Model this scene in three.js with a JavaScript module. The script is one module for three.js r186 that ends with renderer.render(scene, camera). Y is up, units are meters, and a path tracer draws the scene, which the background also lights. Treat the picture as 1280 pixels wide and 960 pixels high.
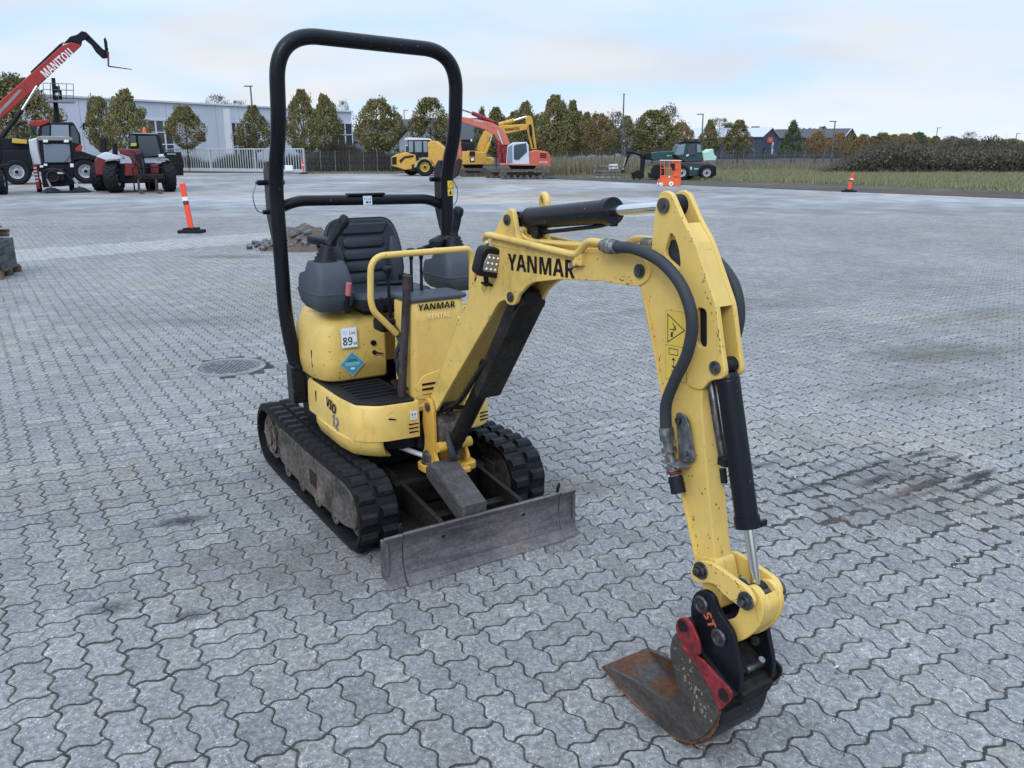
import * as THREE from 'three';
import { RoundedBoxGeometry } from 'three/addons/geometries/RoundedBoxGeometry.js';
import { TextGeometry } from 'three/addons/geometries/TextGeometry.js';
import { FontLoader } from 'three/addons/loaders/FontLoader.js';
import { mergeGeometries, mergeVertices, toCreasedNormals } from 'three/addons/utils/BufferGeometryUtils.js';

// ---------- camera, sky, sun, exposure ----------
const scene = new THREE.Scene();
const camera = new THREE.PerspectiveCamera(49.76, 1024 / 768, 0.05, 3000);
camera.position.set(0, 1.75, 0);
camera.rotation.set(-15.755 * Math.PI / 180, 0, 0);
const renderer = new THREE.WebGLRenderer({ antialias: true });
renderer.setSize(1024, 768);
renderer.toneMapping = THREE.LinearToneMapping;
renderer.toneMappingExposure = 1.25;
renderer.shadowMap.enabled = true;
const sun = new THREE.DirectionalLight(new THREE.Color(1, 0.95, 0.88), 0.9);
sun.position.set(-7, 18, 17); sun.target.position.set(0, 0, -6);
sun.castShadow = true; sun.shadow.radius = 30; sun.shadow.mapSize.set(2048, 2048);
Object.assign(sun.shadow.camera, { left: -40, right: 40, top: 40, bottom: -40, near: 1, far: 120 });
scene.add(sun, sun.target);

// ---------- random numbers and noise ----------
let seed = 7;
const rnd = () => { seed = (seed * 1664525 + 1013904223) >>> 0; return seed / 4294967296; };
const rr = (a, b) => a + (b - a) * rnd();
const setSeed = s => { seed = s; };
const hash = (x, y, s) => { let h = (x * 374761393 + y * 668265263 + s * 974634777) | 0; h = Math.imul(h ^ (h >>> 13), 1274126177); h ^= h >>> 16; return (h >>> 0) / 4294967296; };
function vnoise(x, y, s = 0, per = 0) {
  const xi = Math.floor(x), yi = Math.floor(y); let fx = x - xi, fy = y - yi;
  fx = fx * fx * (3 - 2 * fx); fy = fy * fy * (3 - 2 * fy);
  const w = per ? (a => ((a % per) + per) % per) : (a => a);
  const a = hash(w(xi), w(yi), s), b = hash(w(xi + 1), w(yi), s), c = hash(w(xi), w(yi + 1), s), d = hash(w(xi + 1), w(yi + 1), s);
  return a + (b - a) * fx + (c - a) * fy + (a - b - c + d) * fx * fy;
}
function fbm(x, y, s = 0, o = 4, per = 0) { let v = 0, a = .5, f = 1, t = 0; for (let i = 0; i < o; i++) { v += a * vnoise(x * f, y * f, s + i * 17, per ? per * f : 0); t += a; a *= .5; f *= 2; } return v / t; }
const clamp = (x, a = 0, b = 1) => Math.min(b, Math.max(a, x));
const sstep = (a, b, x) => { const t = clamp((x - a) / (b - a)); return t * t * (3 - 2 * t); };
const lerp = (a, b, t) => a + (b - a) * t;

// ---------- sky: thin high cloud, pale blue, grey-cream banks near the horizon ----------
{
  const W = 1024, H = 512, d = new Float32Array(W * H * 4);
  for (let j = 0; j < H; j++) for (let i = 0; i < W; i++) {
    const th = ((j + .5) / H - .5) * Math.PI, ph = ((i + .5) / W - .5) * 2 * Math.PI;
    const y = Math.sin(th), cx = Math.cos(th) * Math.cos(ph), cz = Math.cos(th) * Math.sin(ph);
    let c;
    if (y < -0.02) c = [.30, .31, .33];
    else {
      const t = Math.pow(clamp(y), .6);
      const blue = [lerp(.53, .30, t), lerp(.70, .52, t), lerp(.88, .88, t)];
      const k = 1 / (Math.max(y, 0) + .16), px = cx * k, pz = cz * k;
      const wx = px + .5 * fbm(px * .8 + 9, pz * .8, 31, 3), wz = pz + .5 * fbm(px * .8, pz * .8 + 4, 57, 3);
      const veil = sstep(.36, .70, fbm(wx * .42 + 3.1, wz * 1.15 + 1.7, 5, 5));
      const puff = sstep(.47, .66, fbm(wx * 1.3 + 8, wz * 2.9, 91, 5)) * sstep(.62, .10, y);
      const bank = sstep(.24, .03, y) * sstep(.30, .62, fbm(ph * 4.5 + 3, th * 26 + fbm(ph * 6, th * 20, 3, 3) * 1.6, 77, 4));
      c = blue.map((v, n) => lerp(v, [.76, .82, .89][n], .06 + .58 * veil));
      c = c.map((v, n) => lerp(v, [.60, .615, .645][n], .70 * puff));
      c = c.map((v, n) => lerp(v, [.74, .725, .72][n], .72 * bank));
      c = c.map((v, n) => lerp(v, [.76, .79, .83][n], sstep(.09, -.01, y) * .5));
      // the cloud thins towards the veiled sun high behind the camera and overhead
      const s = Math.max(0, (cx * -.27 + y * .70 + cz * .66));
      const g = 1 + .95 * sstep(.33, 1, y) + .9 * Math.pow(s, 6);
      c = c.map(v => v * g);
    }
    const o = (j * W + i) * 4; d[o] = c[0]; d[o + 1] = c[1]; d[o + 2] = c[2]; d[o + 3] = 1;
  }
  const t = new THREE.DataTexture(d, W, H, THREE.RGBAFormat, THREE.FloatType);
  t.mapping = THREE.EquirectangularReflectionMapping; t.magFilter = t.minFilter = THREE.LinearFilter; t.wrapS = THREE.RepeatWrapping; t.needsUpdate = true;
  scene.background = t; scene.environment = t;
}

// ---------- textures ----------
function dataTex(n, fn, srgb, sizeM) {
  const d = new Uint8Array(n * n * 4);
  for (let j = 0; j < n; j++) for (let i = 0; i < n; i++) { const c = fn(i / n, j / n, i, j); const o = (j * n + i) * 4; for (let k = 0; k < 3; k++) d[o + k] = clamp(c[k]) * 255; d[o + 3] = 255; }
  const t = new THREE.DataTexture(d, n, n); t.magFilter = THREE.LinearFilter; t.minFilter = THREE.LinearMipmapLinearFilter; t.generateMipmaps = true; t.wrapS = t.wrapT = THREE.RepeatWrapping;
  if (srgb) t.colorSpace = THREE.SRGBColorSpace; t.repeat.set(1 / sizeM, 1 / sizeM); t.needsUpdate = true; return t;
}
// spots(): a tileable field of random dots, value 0..1 per dot
function spots(n, count, rmin, rmax, s) {
  const f = new Float32Array(n * n); setSeed(s);
  for (let k = 0; k < count; k++) {
    const cx = rnd() * n, cy = rnd() * n, r = rr(rmin, rmax), v = rr(.4, 1);
    for (let y = Math.floor(cy - r); y <= cy + r; y++) for (let x = Math.floor(cx - r); x <= cx + r; x++) {
      const q = 1 - Math.hypot(x - cx, y - cy) / r; if (q > 0) { const o = (((y % n) + n) % n) * n + (((x % n) + n) % n); f[o] = Math.max(f[o], v * Math.min(1, q * 2)); }
    }
  }
  return (i, j) => f[j * n + i];
}
function streaks(n, count, len, w, s, ang = 0, spread = 3.2) {
  const f = new Float32Array(n * n); setSeed(s);
  for (let k = 0; k < count; k++) {
    let x = rnd() * n, y = rnd() * n, a = ang + rr(-spread, spread); const L = rr(.3, 1) * len, v = rr(.3, 1), ww = rr(.4, 1) * w, cv = rr(-.004, .004);
    for (let q = 0; q < L; q += .7) { x += Math.cos(a) * .7; y += Math.sin(a) * .7; a += cv; for (let b = -ww; b <= ww; b += .7) { const X = ((Math.round(x - Math.sin(a) * b) % n) + n) % n, Y = ((Math.round(y + Math.cos(a) * b) % n) + n) % n; f[Y * n + X] = Math.max(f[Y * n + X], v * (1 - Math.abs(b) / (ww + .5))); } }
  }
  return (i, j) => f[j * n + i];
}
const N1 = 1024;
const wSp = spots(N1, 2600, 1.1, 3.2, 11), dSp = spots(N1, 1500, 1, 2.6, 12), scf = streaks(N1, 70, 120, 9, 13, .4, .6);
const paverTex = dataTex(N1, (u, v, i, j) => {
  const n = fbm(u * 8, v * 8, 3, 5, 8), g = hash(i, j, 5), m = fbm(u * 90, v * 90, 8, 2, 90);
  const sc = scf(i, j) * (.3 + .9 * m);
  let b = .50 + .15 * (n - .5) + .20 * (g - .5) + .22 * (m - .5) + .17 * sc;
  const w = wSp(i, j), d = dSp(i, j); b = lerp(b, .96, w * .85); b = lerp(b, .14, d * .8);
  const warm = fbm(u * 3, v * 3, 21, 3, 3) - .5;
  return [b * (1 + .05 * warm), b * (1.005 + .01 * warm), b * (1.01 - .05 * warm)];
}, true, 1.0);
const paverBump = dataTex(512, (u, v, i, j) => { const m = fbm(u * 70, v * 70, 8, 3, 70), n = fbm(u * 8, v * 8, 3, 4, 8); const b = .35 * n + .5 * m + .15 * hash(i, j, 6); return [b, b, b]; }, false, .5);
const wearSp = spots(N1, 620, .9, 4.2, 41), wearSt = streaks(N1, 120, 46, .9, 42), dirtSt = streaks(N1, 160, 160, 4, 43, Math.PI / 2, .25);
const paintTex = dataTex(N1, (u, v, i, j) => {      // 1.2 m of worn enamel, multiplied with the paint colour
  const n = fbm(u * 5, v * 5, 51, 5, 5), m = fbm(u * 40, v * 40, 52, 3, 40);
  let b = .93 + .14 * (n - .5) + .07 * (m - .5); b -= .16 * dirtSt(i, j) * sstep(.42, .65, n);
  b -= .22 * sstep(.54, .74, n) * m;
  const chip = Math.max(wearSp(i, j) * sstep(.45, .60, fbm(u * 7, v * 7, 55, 3, 7)), wearSt(i, j) * .55 * sstep(.45, .6, fbm(u * 6, v * 6, 56, 3, 6)));
  const c = [b, b * (.995 - .03 * m), b * (.98 - .08 * n)];
  return c.map((x, k) => lerp(x, [.30, .25, .22][k], clamp(chip * .9)));
}, true, 1.2);
const scuffTex = dataTex(N1, (u, v, i, j) => {      // black enamel with rare grey scuffs: 1 m
  const n = fbm(u * 6, v * 6, 58, 5, 6), m = fbm(u * 60, v * 60, 59, 3, 60); const s = wearSp(i, j) * sstep(.56, .68, fbm(u * 5, v * 5, 54, 3, 5)) + wearSt(i, j) * .5 * sstep(.52, .7, fbm(u * 5, v * 5, 53, 3, 5)); const b = .17 + .05 * (n - .5) + .03 * (m - .5); return [b * .94 + .55 * s, b + .55 * s, b * 1.12 + .55 * s];
}, true, 1.0);
const paintRough = dataTex(512, (u, v) => { const n = fbm(u * 6, v * 6, 61, 5, 6); const r = .40 + .38 * n; return [r, r, r]; }, false, 1.0);
const dirtTex = dataTex(N1, (u, v, i, j) => {      // dirty bare or black steel: 0.8 m
  const n = fbm(u * 6, v * 6, 71, 5, 6), m = fbm(u * 50, v * 50, 72, 3, 50); let b = .60 + .75 * (n - .5) + .45 * (m - .5);
  b += .35 * wearSt(i, j) + .3 * wearSp(i, j) * m; const q = sstep(.5, .65, fbm(u * 5, v * 5, 78, 4, 5)); return [b * (1 + .04 * q), b * (.985 - .01 * q), b * (.975 - .05 * q)];
}, true, .8);
const rustTex = dataTex(N1, (u, v, i, j) => {
  const n = fbm(u * 5, v * 5, 81, 6, 5), m = fbm(u * 60, v * 60, 82, 3, 60), q = sstep(.46, .62, n + .25 * (m - .5));
  const a = [.36, .34, .33], r = [.42, .27, .17]; return a.map((x, k) => lerp(x, r[k], q) * (.72 + .55 * m) + .22 * wearSt(i, j) * (1 - q));
}, true, .6);
const scrapeH = streaks(N1, 420, 90, 1.0, 47, 0, .28), scrapeV = streaks(N1, 160, 60, 1.1, 48, 1.3, .5);
const steelTex = dataTex(N1, (u, v, i, j) => {      // scraped bare steel with soil in the hollows: 0.7 m
  const n = fbm(u * 4, v * 4, 121, 6, 4), m = fbm(u * 60, v * 60, 122, 3, 60), e = fbm(u * 5, v * 30, 123, 4, 5); let b = .50 + .22 * (n - .5) + .16 * (m - .5) + .20 * (e - .5) + .26 * scrapeH(i, j) * (.4 + m) + .30 * scrapeV(i, j) * m; const q = sstep(.56, .70, n); return [b * (1 + .02 * q), b * (.975 - .03 * q), b * (.985 - .08 * q)];
}, true, .7);
const fineBump = dataTex(512, (u, v, i, j) => { const b = .5 * fbm(u * 60, v * 60, 90, 3, 60) + .5 * fbm(u * 9, v * 9, 92, 4, 9); return [b, b, b]; }, false, .4);
const grainBump = dataTex(512, (u, v, i, j) => { const b = fbm(u * 128, v * 128, 95, 2, 128); return [b, b, b]; }, false, .25);

// ---------- materials ----------
const mat = (r, g, b, o = {}) => { const m = new (o.specularIntensity !== undefined ? THREE.MeshPhysicalMaterial : THREE.MeshStandardMaterial)({ roughness: .6, metalness: 0, side: THREE.DoubleSide, ...o }); m.color.setRGB(r, g, b); return m; };
const M = {
  yellow: mat(.80, .57, .165, { map: paintTex, roughnessMap: paintRough, roughness: .85 }),
  yellowDeep: mat(.70, .42, .07, { map: paintTex, roughness: .6 }),
  black: mat(.30, .33, .40, { roughness: .34, map: scuffTex, specularIntensity: .5 }),
  blackDirty: mat(.028, .025, .024, { roughness: .6, specularIntensity: .5, map: dirtTex, bumpMap: fineBump, bumpScale: .0015 }),
  mudSteel: mat(.24, .215, .19, { roughness: .75, map: dirtTex, bumpMap: fineBump, bumpScale: .002, metalness: .15 }),
  bladeSteel: mat(.53, .50, .505, { roughness: .58, map: steelTex, bumpMap: fineBump, bumpScale: .0015, metalness: .25 }),
  rust: mat(.62, .60, .58, { roughness: .75, map: rustTex, bumpMap: fineBump, bumpScale: .0025, metalness: .2 }),
  ramCover: mat(.30, .285, .27, { roughness: .7, map: steelTex, bumpMap: fineBump, bumpScale: .002 }),
  chip: mat(.07, .055, .045, { roughness: .8 }),
  gatePaint: mat(.40, .42, .44, { roughness: .55 }),
  under: mat(.016, .015, .015, { roughness: .7, map: dirtTex, specularIntensity: .4 }),
  guard: mat(.045, .040, .037, { roughness: .6, map: dirtTex, bumpMap: fineBump, bumpScale: .0015, specularIntensity: .5 }),
  pin: mat(.20, .205, .22, { roughness: .45, metalness: .6, map: dirtTex }),
  rustSide: mat(.30, .27, .235, { roughness: .72, map: steelTex, bumpMap: fineBump, bumpScale: .002, metalness: .15 }),
  rustBrown: mat(.26, .12, .06, { roughness: .85, map: dirtTex }),
  rustRed: mat(.52, .036, .05, { roughness: .6, map: dirtTex }),
  rubber: mat(.017, .019, .023, { roughness: .62, specularIntensity: .5, map: dirtTex, bumpMap: fineBump, bumpScale: .001 }),
  hose: mat(.034, .038, .046, { roughness: .55, specularIntensity: .5, bumpMap: grainBump, bumpScale: .0006 }),
  plastic: mat(.058, .067, .083, { roughness: .55, specularIntensity: .5, bumpMap: grainBump, bumpScale: .0005 }),
  plasticDark: mat(.009, .010, .014, { roughness: .5, specularIntensity: .45, bumpMap: grainBump, bumpScale: .0004 }),
  vinyl: mat(.030, .035, .045, { roughness: .46, specularIntensity: .5, bumpMap: grainBump, bumpScale: .0006 }),
  chrome: mat(.72, .74, .77, { roughness: .16, metalness: 1 }),
  steel: mat(.42, .44, .46, { roughness: .42, metalness: .85, map: dirtTex }),
  galv: mat(.40, .43, .46, { roughness: .5, metalness: .5, map: dirtTex }),
  redKnob: mat(.42, .12, .11, { roughness: .6 }),
  mast: mat(.085, .065, .065, { roughness: .7, map: dirtTex }),
  letter: mat(.008, .008, .010, { roughness: .5, specularIntensity: .3 }),
  lens: mat(.30, .30, .31, { roughness: .25, metalness: .5 }),
  tyre: mat(.014, .015, .018, { roughness: .8, specularIntensity: .4 }),
  rim: mat(.42, .44, .47, { roughness: .5 }),
  rimYellow: mat(.55, .35, .06, { roughness: .6 }),
  red: mat(.40, .035, .032, { roughness: .42, map: paintTex }),
  maroon: mat(.20, .022, .028, { roughness: .4, map: paintTex }),
  redFaded: mat(.62, .17, .13, { roughness: .6, map: paintTex }),
  orange: mat(.72, .12, .035, { roughness: .5 }),
  signal: mat(.85, .075, .035, { roughness: .55 }),
  signalDark: mat(.16, .02, .02, { roughness: .55 }),
  white: mat(.80, .80, .80, { roughness: .5 }),
  greyBlue: mat(.50, .56, .62, { roughness: .45 }),
  green: mat(.016, .060, .062, { roughness: .38 }),
  mint: mat(.42, .62, .54, { roughness: .5 }),
  glass: mat(.055, .075, .09, { roughness: .08, metalness: .3 }),
  glassPale: mat(.22, .27, .32, { roughness: .10, metalness: .3 }),
  darkMetal: mat(.011, .012, .016, { roughness: .55, specularIntensity: .4 }),
  greyPaint: mat(.30, .31, .33, { roughness: .5, map: paintTex }),
  wood: mat(.30, .21, .13, { roughness: .85, map: dirtTex }),
  concrete: mat(.38, .39, .40, { roughness: .9, map: paverTex }),
  panelWhite: mat(.58, .60, .63, { roughness: .55 }),
  slateBlue: mat(.035, .045, .075, { roughness: .7 }),
  roofPale: mat(.44, .47, .53, { roughness: .5 }),
  roofDark: mat(.06, .062, .07, { roughness: .8 }),
  wallGrey: mat(.27, .29, .33, { roughness: .85 }),
  trunk: mat(.075, .058, .045, { roughness: .95 }),
  soil: mat(.115, .088, .068, { roughness: 1, bumpMap: fineBump, bumpScale: .02 }),
  cobble: mat(.62, .62, .63, { roughness: .9, map: paverTex, bumpMap: paverBump, bumpScale: .003 }),
};

// ---------- geometry helpers ----------
const V3 = (x, y, z) => new THREE.Vector3(x, y, z);
function boxUV(g) {                           // uv in metres from the dominant axis of each face
  if (g.index) g = g.toNonIndexed();
  const p = g.attributes.position, uv = new Float32Array(p.count * 2), a = V3(), b = V3(), c = V3();
  for (let i = 0; i < p.count; i += 3) {
    a.fromBufferAttribute(p, i); b.fromBufferAttribute(p, i + 1); c.fromBufferAttribute(p, i + 2);
    const n = b.clone().sub(a).cross(c.clone().sub(a)), ax = Math.abs(n.x), ay = Math.abs(n.y), az = Math.abs(n.z);
    [a, b, c].forEach((q, k) => { let s, t; if (ax >= ay && ax >= az) { s = q.z; t = q.y; } else if (ay >= az) { s = q.x; t = q.z; } else { s = q.x; t = q.y; } uv[(i + k) * 2] = s + .37 * (ax > ay ? 1 : 0); uv[(i + k) * 2 + 1] = t; });
  }
  g.setAttribute('uv', new THREE.BufferAttribute(uv, 2));
  for (const k of Object.keys(g.attributes)) if (!['position', 'normal', 'uv', 'color'].includes(k)) g.deleteAttribute(k);
  return g;
}
const merge = list => list.length === 1 ? boxUV(list[0]) : mergeGeometries(list.map(boxUV));
function part(name, geos, material, parent, label) {
  const list = (Array.isArray(geos) ? geos : [geos]).map(g => boxUV(g));
  const o = new THREE.Mesh(list.length > 1 ? mergeGeometries(list) : list[0], material);
  o.name = name; o.castShadow = o.receiveShadow = true; parent.add(o); if (label) o.userData.label = label; return o;
}
const usedNames = {};
const numbered = n => { const k = usedNames[n] = (usedNames[n] ?? -1) + 1; return k ? `${n}_${String(k).padStart(3, '0')}` : n; };
function tag(o, label, category, group) { o.userData.label = label; o.userData.category = category; if (group) o.userData.group = group; return o; }
function thing(name, label, category, pos = [0, 0, 0], turn = 0, group) { const o = new THREE.Group(); o.name = numbered(name); scene.add(o); o.position.set(...pos); o.rotation.y = turn; return tag(o, label, category, group); }
function struct(name, geos, material) { const o = part(name, geos, material, scene); o.name = numbered(name); o.userData.kind = 'structure'; return o; }
const tr = (g, x = 0, y = 0, z = 0, rx = 0, ry = 0, rz = 0) => { if (rx || ry || rz) g.applyMatrix4(new THREE.Matrix4().makeRotationFromEuler(new THREE.Euler(rx, ry, rz))); g.translate(x, y, z); return g; };
const box = (w, h, d, x, y, z, r = 0, rx = 0, ry = 0, rz = 0) => tr(r ? new RoundedBoxGeometry(w, h, d, 2, Math.min(r, w / 2.01, h / 2.01, d / 2.01)) : new THREE.BoxGeometry(w, h, d), x, y, z, rx, ry, rz);
function rod(a, b, r1, r2 = r1, n = 16) {
  const A = V3(...a), B = V3(...b), L = A.distanceTo(B), g = new THREE.CylinderGeometry(r2, r1, L, n);
  g.applyQuaternion(new THREE.Quaternion().setFromUnitVectors(V3(0, 1, 0), B.clone().sub(A).normalize())); const m = A.add(B).multiplyScalar(.5); g.translate(m.x, m.y, m.z); return g;
}
const pinX = (x0, x1, y, z, r, n = 18) => rod([x0, y, z], [x1, y, z], r, r, n);
function pathFillet(pts, rad) {               // polyline with rounded corners
  const P = pts.map(p => V3(...p)), cp = new THREE.CurvePath(); let last = P[0];
  for (let i = 1; i < P.length - 1; i++) {
    const r = Array.isArray(rad) ? rad[i - 1] : rad, d0 = P[i - 1].clone().sub(P[i]), d1 = P[i + 1].clone().sub(P[i]);
    const k = Math.min(r, d0.length() * .48, d1.length() * .48), a = P[i].clone().add(d0.normalize().multiplyScalar(k)), b = P[i].clone().add(d1.normalize().multiplyScalar(k));
    cp.add(new THREE.LineCurve3(last, a)); cp.add(new THREE.QuadraticBezierCurve3(a, P[i], b)); last = b;
  }
  cp.add(new THREE.LineCurve3(last, P[P.length - 1])); return cp;
}
class PL extends THREE.Curve { constructor(cp) { super(); this.cp = cp; } getPoint(t, o = V3()) { return o.copy(this.cp.getPoint(clamp(t, 0, 1))); } }
function capEnds(curve, r, n) { const out = []; for (const t of [0, 1]) { const p = curve.getPoint(t); const g = new THREE.SphereGeometry(r * .995, n, 6); g.translate(p.x, p.y, p.z); out.push(g); } return out; }
function bentTube(pts, r, rad, seg = 80, n = 12) { const c = new PL(pathFillet(pts, rad)); return mergeGeometries([new THREE.TubeGeometry(c, seg, r, n, false), ...capEnds(c, r, n)].map(boxUV)); }
function flexTube(pts, r, seg = 60, n = 12) { const c = new THREE.CatmullRomCurve3(pts.map(p => V3(...p)), false, 'centripetal'); return mergeGeometries([new THREE.TubeGeometry(c, seg, r, n, false), ...capEnds(c, r, n)].map(boxUV)); }
// plate in the z-y plane (points [z, y]), thickness from x0 to x1, optional holes
function plate(pts, x0, x1, bev = .004, holes = []) {
  const s = new THREE.Shape(pts.map(([z, y]) => new THREE.Vector2(-z, y)));
  for (const h of holes) s.holes.push(new THREE.Path(h.map(([z, y]) => new THREE.Vector2(-z, y))));
  const d = Math.abs(x1 - x0), b = Math.min(bev, d * .45);
  const g = new THREE.ExtrudeGeometry(s, { depth: d - 2 * b, bevelEnabled: b > 0, bevelThickness: b, bevelSize: b, bevelOffset: -b, bevelSegments: 2, curveSegments: 8 });
  g.rotateY(Math.PI / 2); g.translate(Math.min(x0, x1) + b, 0, 0); return g;
}
// plate in the x-y plane (points [x, y]), thickness from z0 to z1
function slab(pts, z0, z1, bev = .003, holes = []) {
  const s = new THREE.Shape(pts.map(([x, y]) => new THREE.Vector2(x, y))); for (const h of holes) s.holes.push(new THREE.Path(h.map(([x, y]) => new THREE.Vector2(x, y))));
  const d = Math.abs(z1 - z0), b = Math.min(bev, d * .45);
  const g = new THREE.ExtrudeGeometry(s, { depth: d - 2 * b, bevelEnabled: b > 0, bevelThickness: b, bevelSize: b, bevelOffset: -b, bevelSegments: 1, curveSegments: 8 });
  g.translate(0, 0, Math.min(z0, z1) + b); return g;
}
// plan outline (points [x, z]) extruded from y0 to y1 with rounded edges
function prism(pts, y0, y1, bev = .01, seg = 3) {
  const s = new THREE.Shape(pts.map(([x, z]) => new THREE.Vector2(x, -z))); const d = y1 - y0, b = Math.min(bev, d * .45);
  const g = new THREE.ExtrudeGeometry(s, { depth: d - 2 * b, bevelEnabled: b > 0, bevelThickness: b, bevelSize: b, bevelOffset: -b, bevelSegments: seg, curveSegments: 8 });
  g.rotateX(-Math.PI / 2); g.translate(0, y0 + b, 0); return g;
}
function roundPoly(pts, rad, n = 6) {         // 2-D polygon with rounded corners
  const out = [], L = pts.length;
  for (let i = 0; i < L; i++) {
    const p = pts[i], a = pts[(i + L - 1) % L], b = pts[(i + 1) % L], r = (p[2] ?? rad);
    const da = [a[0] - p[0], a[1] - p[1]], db = [b[0] - p[0], b[1] - p[1]], la = Math.hypot(...da), lb = Math.hypot(...db), k = Math.min(r, la * .49, lb * .49);
    if (k < 1e-5) { out.push([p[0], p[1]]); continue; }
    const A = [p[0] + da[0] / la * k, p[1] + da[1] / la * k], B = [p[0] + db[0] / lb * k, p[1] + db[1] / lb * k];
    for (let q = 0; q <= n; q++) { const t = q / n, u = 1 - t; out.push([u * u * A[0] + 2 * u * t * p[0] + t * t * B[0], u * u * A[1] + 2 * u * t * p[1] + t * t * B[1]]); }
  }
  return out;
}
const circ = (cz, cy, r, n = 16) => Array.from({ length: n }, (_, i) => [cz + r * Math.cos(i / n * 6.2832), cy + r * Math.sin(i / n * 6.2832)]);
function loft(rings, creaseDeg = 35) {        // closed rings of equal length, capped
  const n = rings[0].length, pos = [], idx = [];
  for (const r of rings) for (const p of r) pos.push(...p);
  for (let k = 0; k < rings.length - 1; k++) for (let i = 0; i < n; i++) { const a = k * n + i, b = k * n + (i + 1) % n; idx.push(a, b, b + n, a, b + n, a + n); }
  for (const [k, flip] of [[0, true], [rings.length - 1, false]]) { const c = pos.length / 3, q = [0, 0, 0]; rings[k].forEach(p => { q[0] += p[0] / n; q[1] += p[1] / n; q[2] += p[2] / n; }); pos.push(...q); for (let i = 0; i < n; i++) { const a = k * n + i, b = k * n + (i + 1) % n; flip ? idx.push(c, b, a) : idx.push(c, a, b); } }
  const g = new THREE.BufferGeometry(); g.setAttribute('position', new THREE.Float32BufferAttribute(pos, 3)); g.setIndex(idx);
  return toCreasedNormals(g.toNonIndexed(), creaseDeg * Math.PI / 180);
}
const font = await new FontLoader().loadAsync('fonts/droid/droid_sans_bold.typeface.json');
function word(txt, width, height, depth, shear = 0) {     // lettering as thin raised letters, centred, in the x-y plane facing +z
  const g = new TextGeometry(txt, { font, size: 1, depth: 1, curveSegments: 5, bevelEnabled: false }); g.computeBoundingBox(); const b = g.boundingBox;
  g.translate(-(b.min.x + b.max.x) / 2, -(b.min.y + b.max.y) / 2, 0); g.scale(width / (b.max.x - b.min.x), height / (b.max.y - b.min.y), depth);
  if (shear) g.applyMatrix4(new THREE.Matrix4().set(1, shear, 0, 0, 0, 1, 0, 0, 0, 0, 1, 0, 0, 0, 0, 1)); return g;
}
function sticker(name, w, h, draw, parent, pos, rot, px = 256, thick = .0012) {  // printed label on a thin plate
  const cv = document.createElement('canvas'); cv.width = px; cv.height = Math.round(px * h / w); const c = cv.getContext('2d'); draw(c, cv.width, cv.height);
  const t = new THREE.CanvasTexture(cv); t.colorSpace = THREE.SRGBColorSpace;
  const m = new THREE.MeshStandardMaterial({ map: t, roughness: .55 });
  const g = new THREE.BoxGeometry(w, h, thick); const o = new THREE.Mesh(g, m); o.name = name; o.position.set(...pos); o.rotation.set(...rot); o.castShadow = o.receiveShadow = true; parent.add(o); return o;
}

// ---------- ground, yard, pavers ----------
const flat = (pts, y) => { const s = new THREE.Shape(pts.map(([x, z]) => new THREE.Vector2(x, -z))); const g = new THREE.ShapeGeometry(s); g.rotateX(-Math.PI / 2); g.translate(0, y, 0); return g; };
const farTex = dataTex(1024, (u, v) => {
  const a = fbm(u * 6, v * 6, 201, 6, 6), b = fbm(u * 40, v * 40, 202, 4, 40), q = sstep(.52, .70, fbm(u * 4, v * 9, 205, 5, 4)) ;
  const l = .60 + .34 * (a - .5) + .26 * (b - .5); return [l + .01 * q, l - .035 * q, l - .075 * q];
}, true, 26);
const farBump = dataTex(512, (u, v) => { const b = fbm(u * 64, v * 64, 210, 3, 64); return [b, b, b]; }, false, 8);
const yardM = mat(.72, .725, .74, { map: farTex, roughness: .72, bumpMap: farBump, bumpScale: .02 });
const groundTex = dataTex(512, (u, v) => { const a = fbm(u * 6, v * 6, 221, 5, 6), b = fbm(u * 60, v * 60, 222, 3, 60); const l = .40 + .2 * (a - .5) + .25 * (b - .5); return [l * 1.05, l, l * .92]; }, true, 14);
struct('ground', flat([[-900, 60], [900, 60], [900, -1500], [-900, -1500]], -.06), mat(.45, .42, .34, { map: groundTex, roughness: 1 }));
struct('yard', flat([[-140, -22.4], [60, -22.4], [60, -23], [24.5, -27], [19.1, -32.1], [14.8, -37.6], [9.0, -45], [3.2, -53.2], [-1, -60], [-8, -67.6], [-140, -78]], -.003), yardM);

const pave = new THREE.Group(); pave.name = 'pavement'; pave.userData.kind = 'structure'; scene.add(pave);
const CELL = .1165, LA = 33 * Math.PI / 180;
const lu = [Math.cos(LA), -Math.sin(LA)], lv = [-Math.sin(LA), -Math.cos(LA)];        // the two laying directions as [x, z]
const L0 = [.206, -2.70];
const toLat = (x, z) => { const a = x - L0[0], b = z - L0[1]; return [(a * lu[0] + b * lu[1]) / CELL, (a * lv[0] + b * lv[1]) / CELL]; };
const toWorld = (i, j) => [L0[0] + (i * lu[0] + j * lv[0]) * CELL, L0[1] + (i * lu[1] + j * lv[1]) * CELL];
const wav = t => { const s = Math.sin(t * 2 * Math.PI); return Math.sign(s) * Math.pow(Math.abs(s), .8) * .112 * CELL; };
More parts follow.
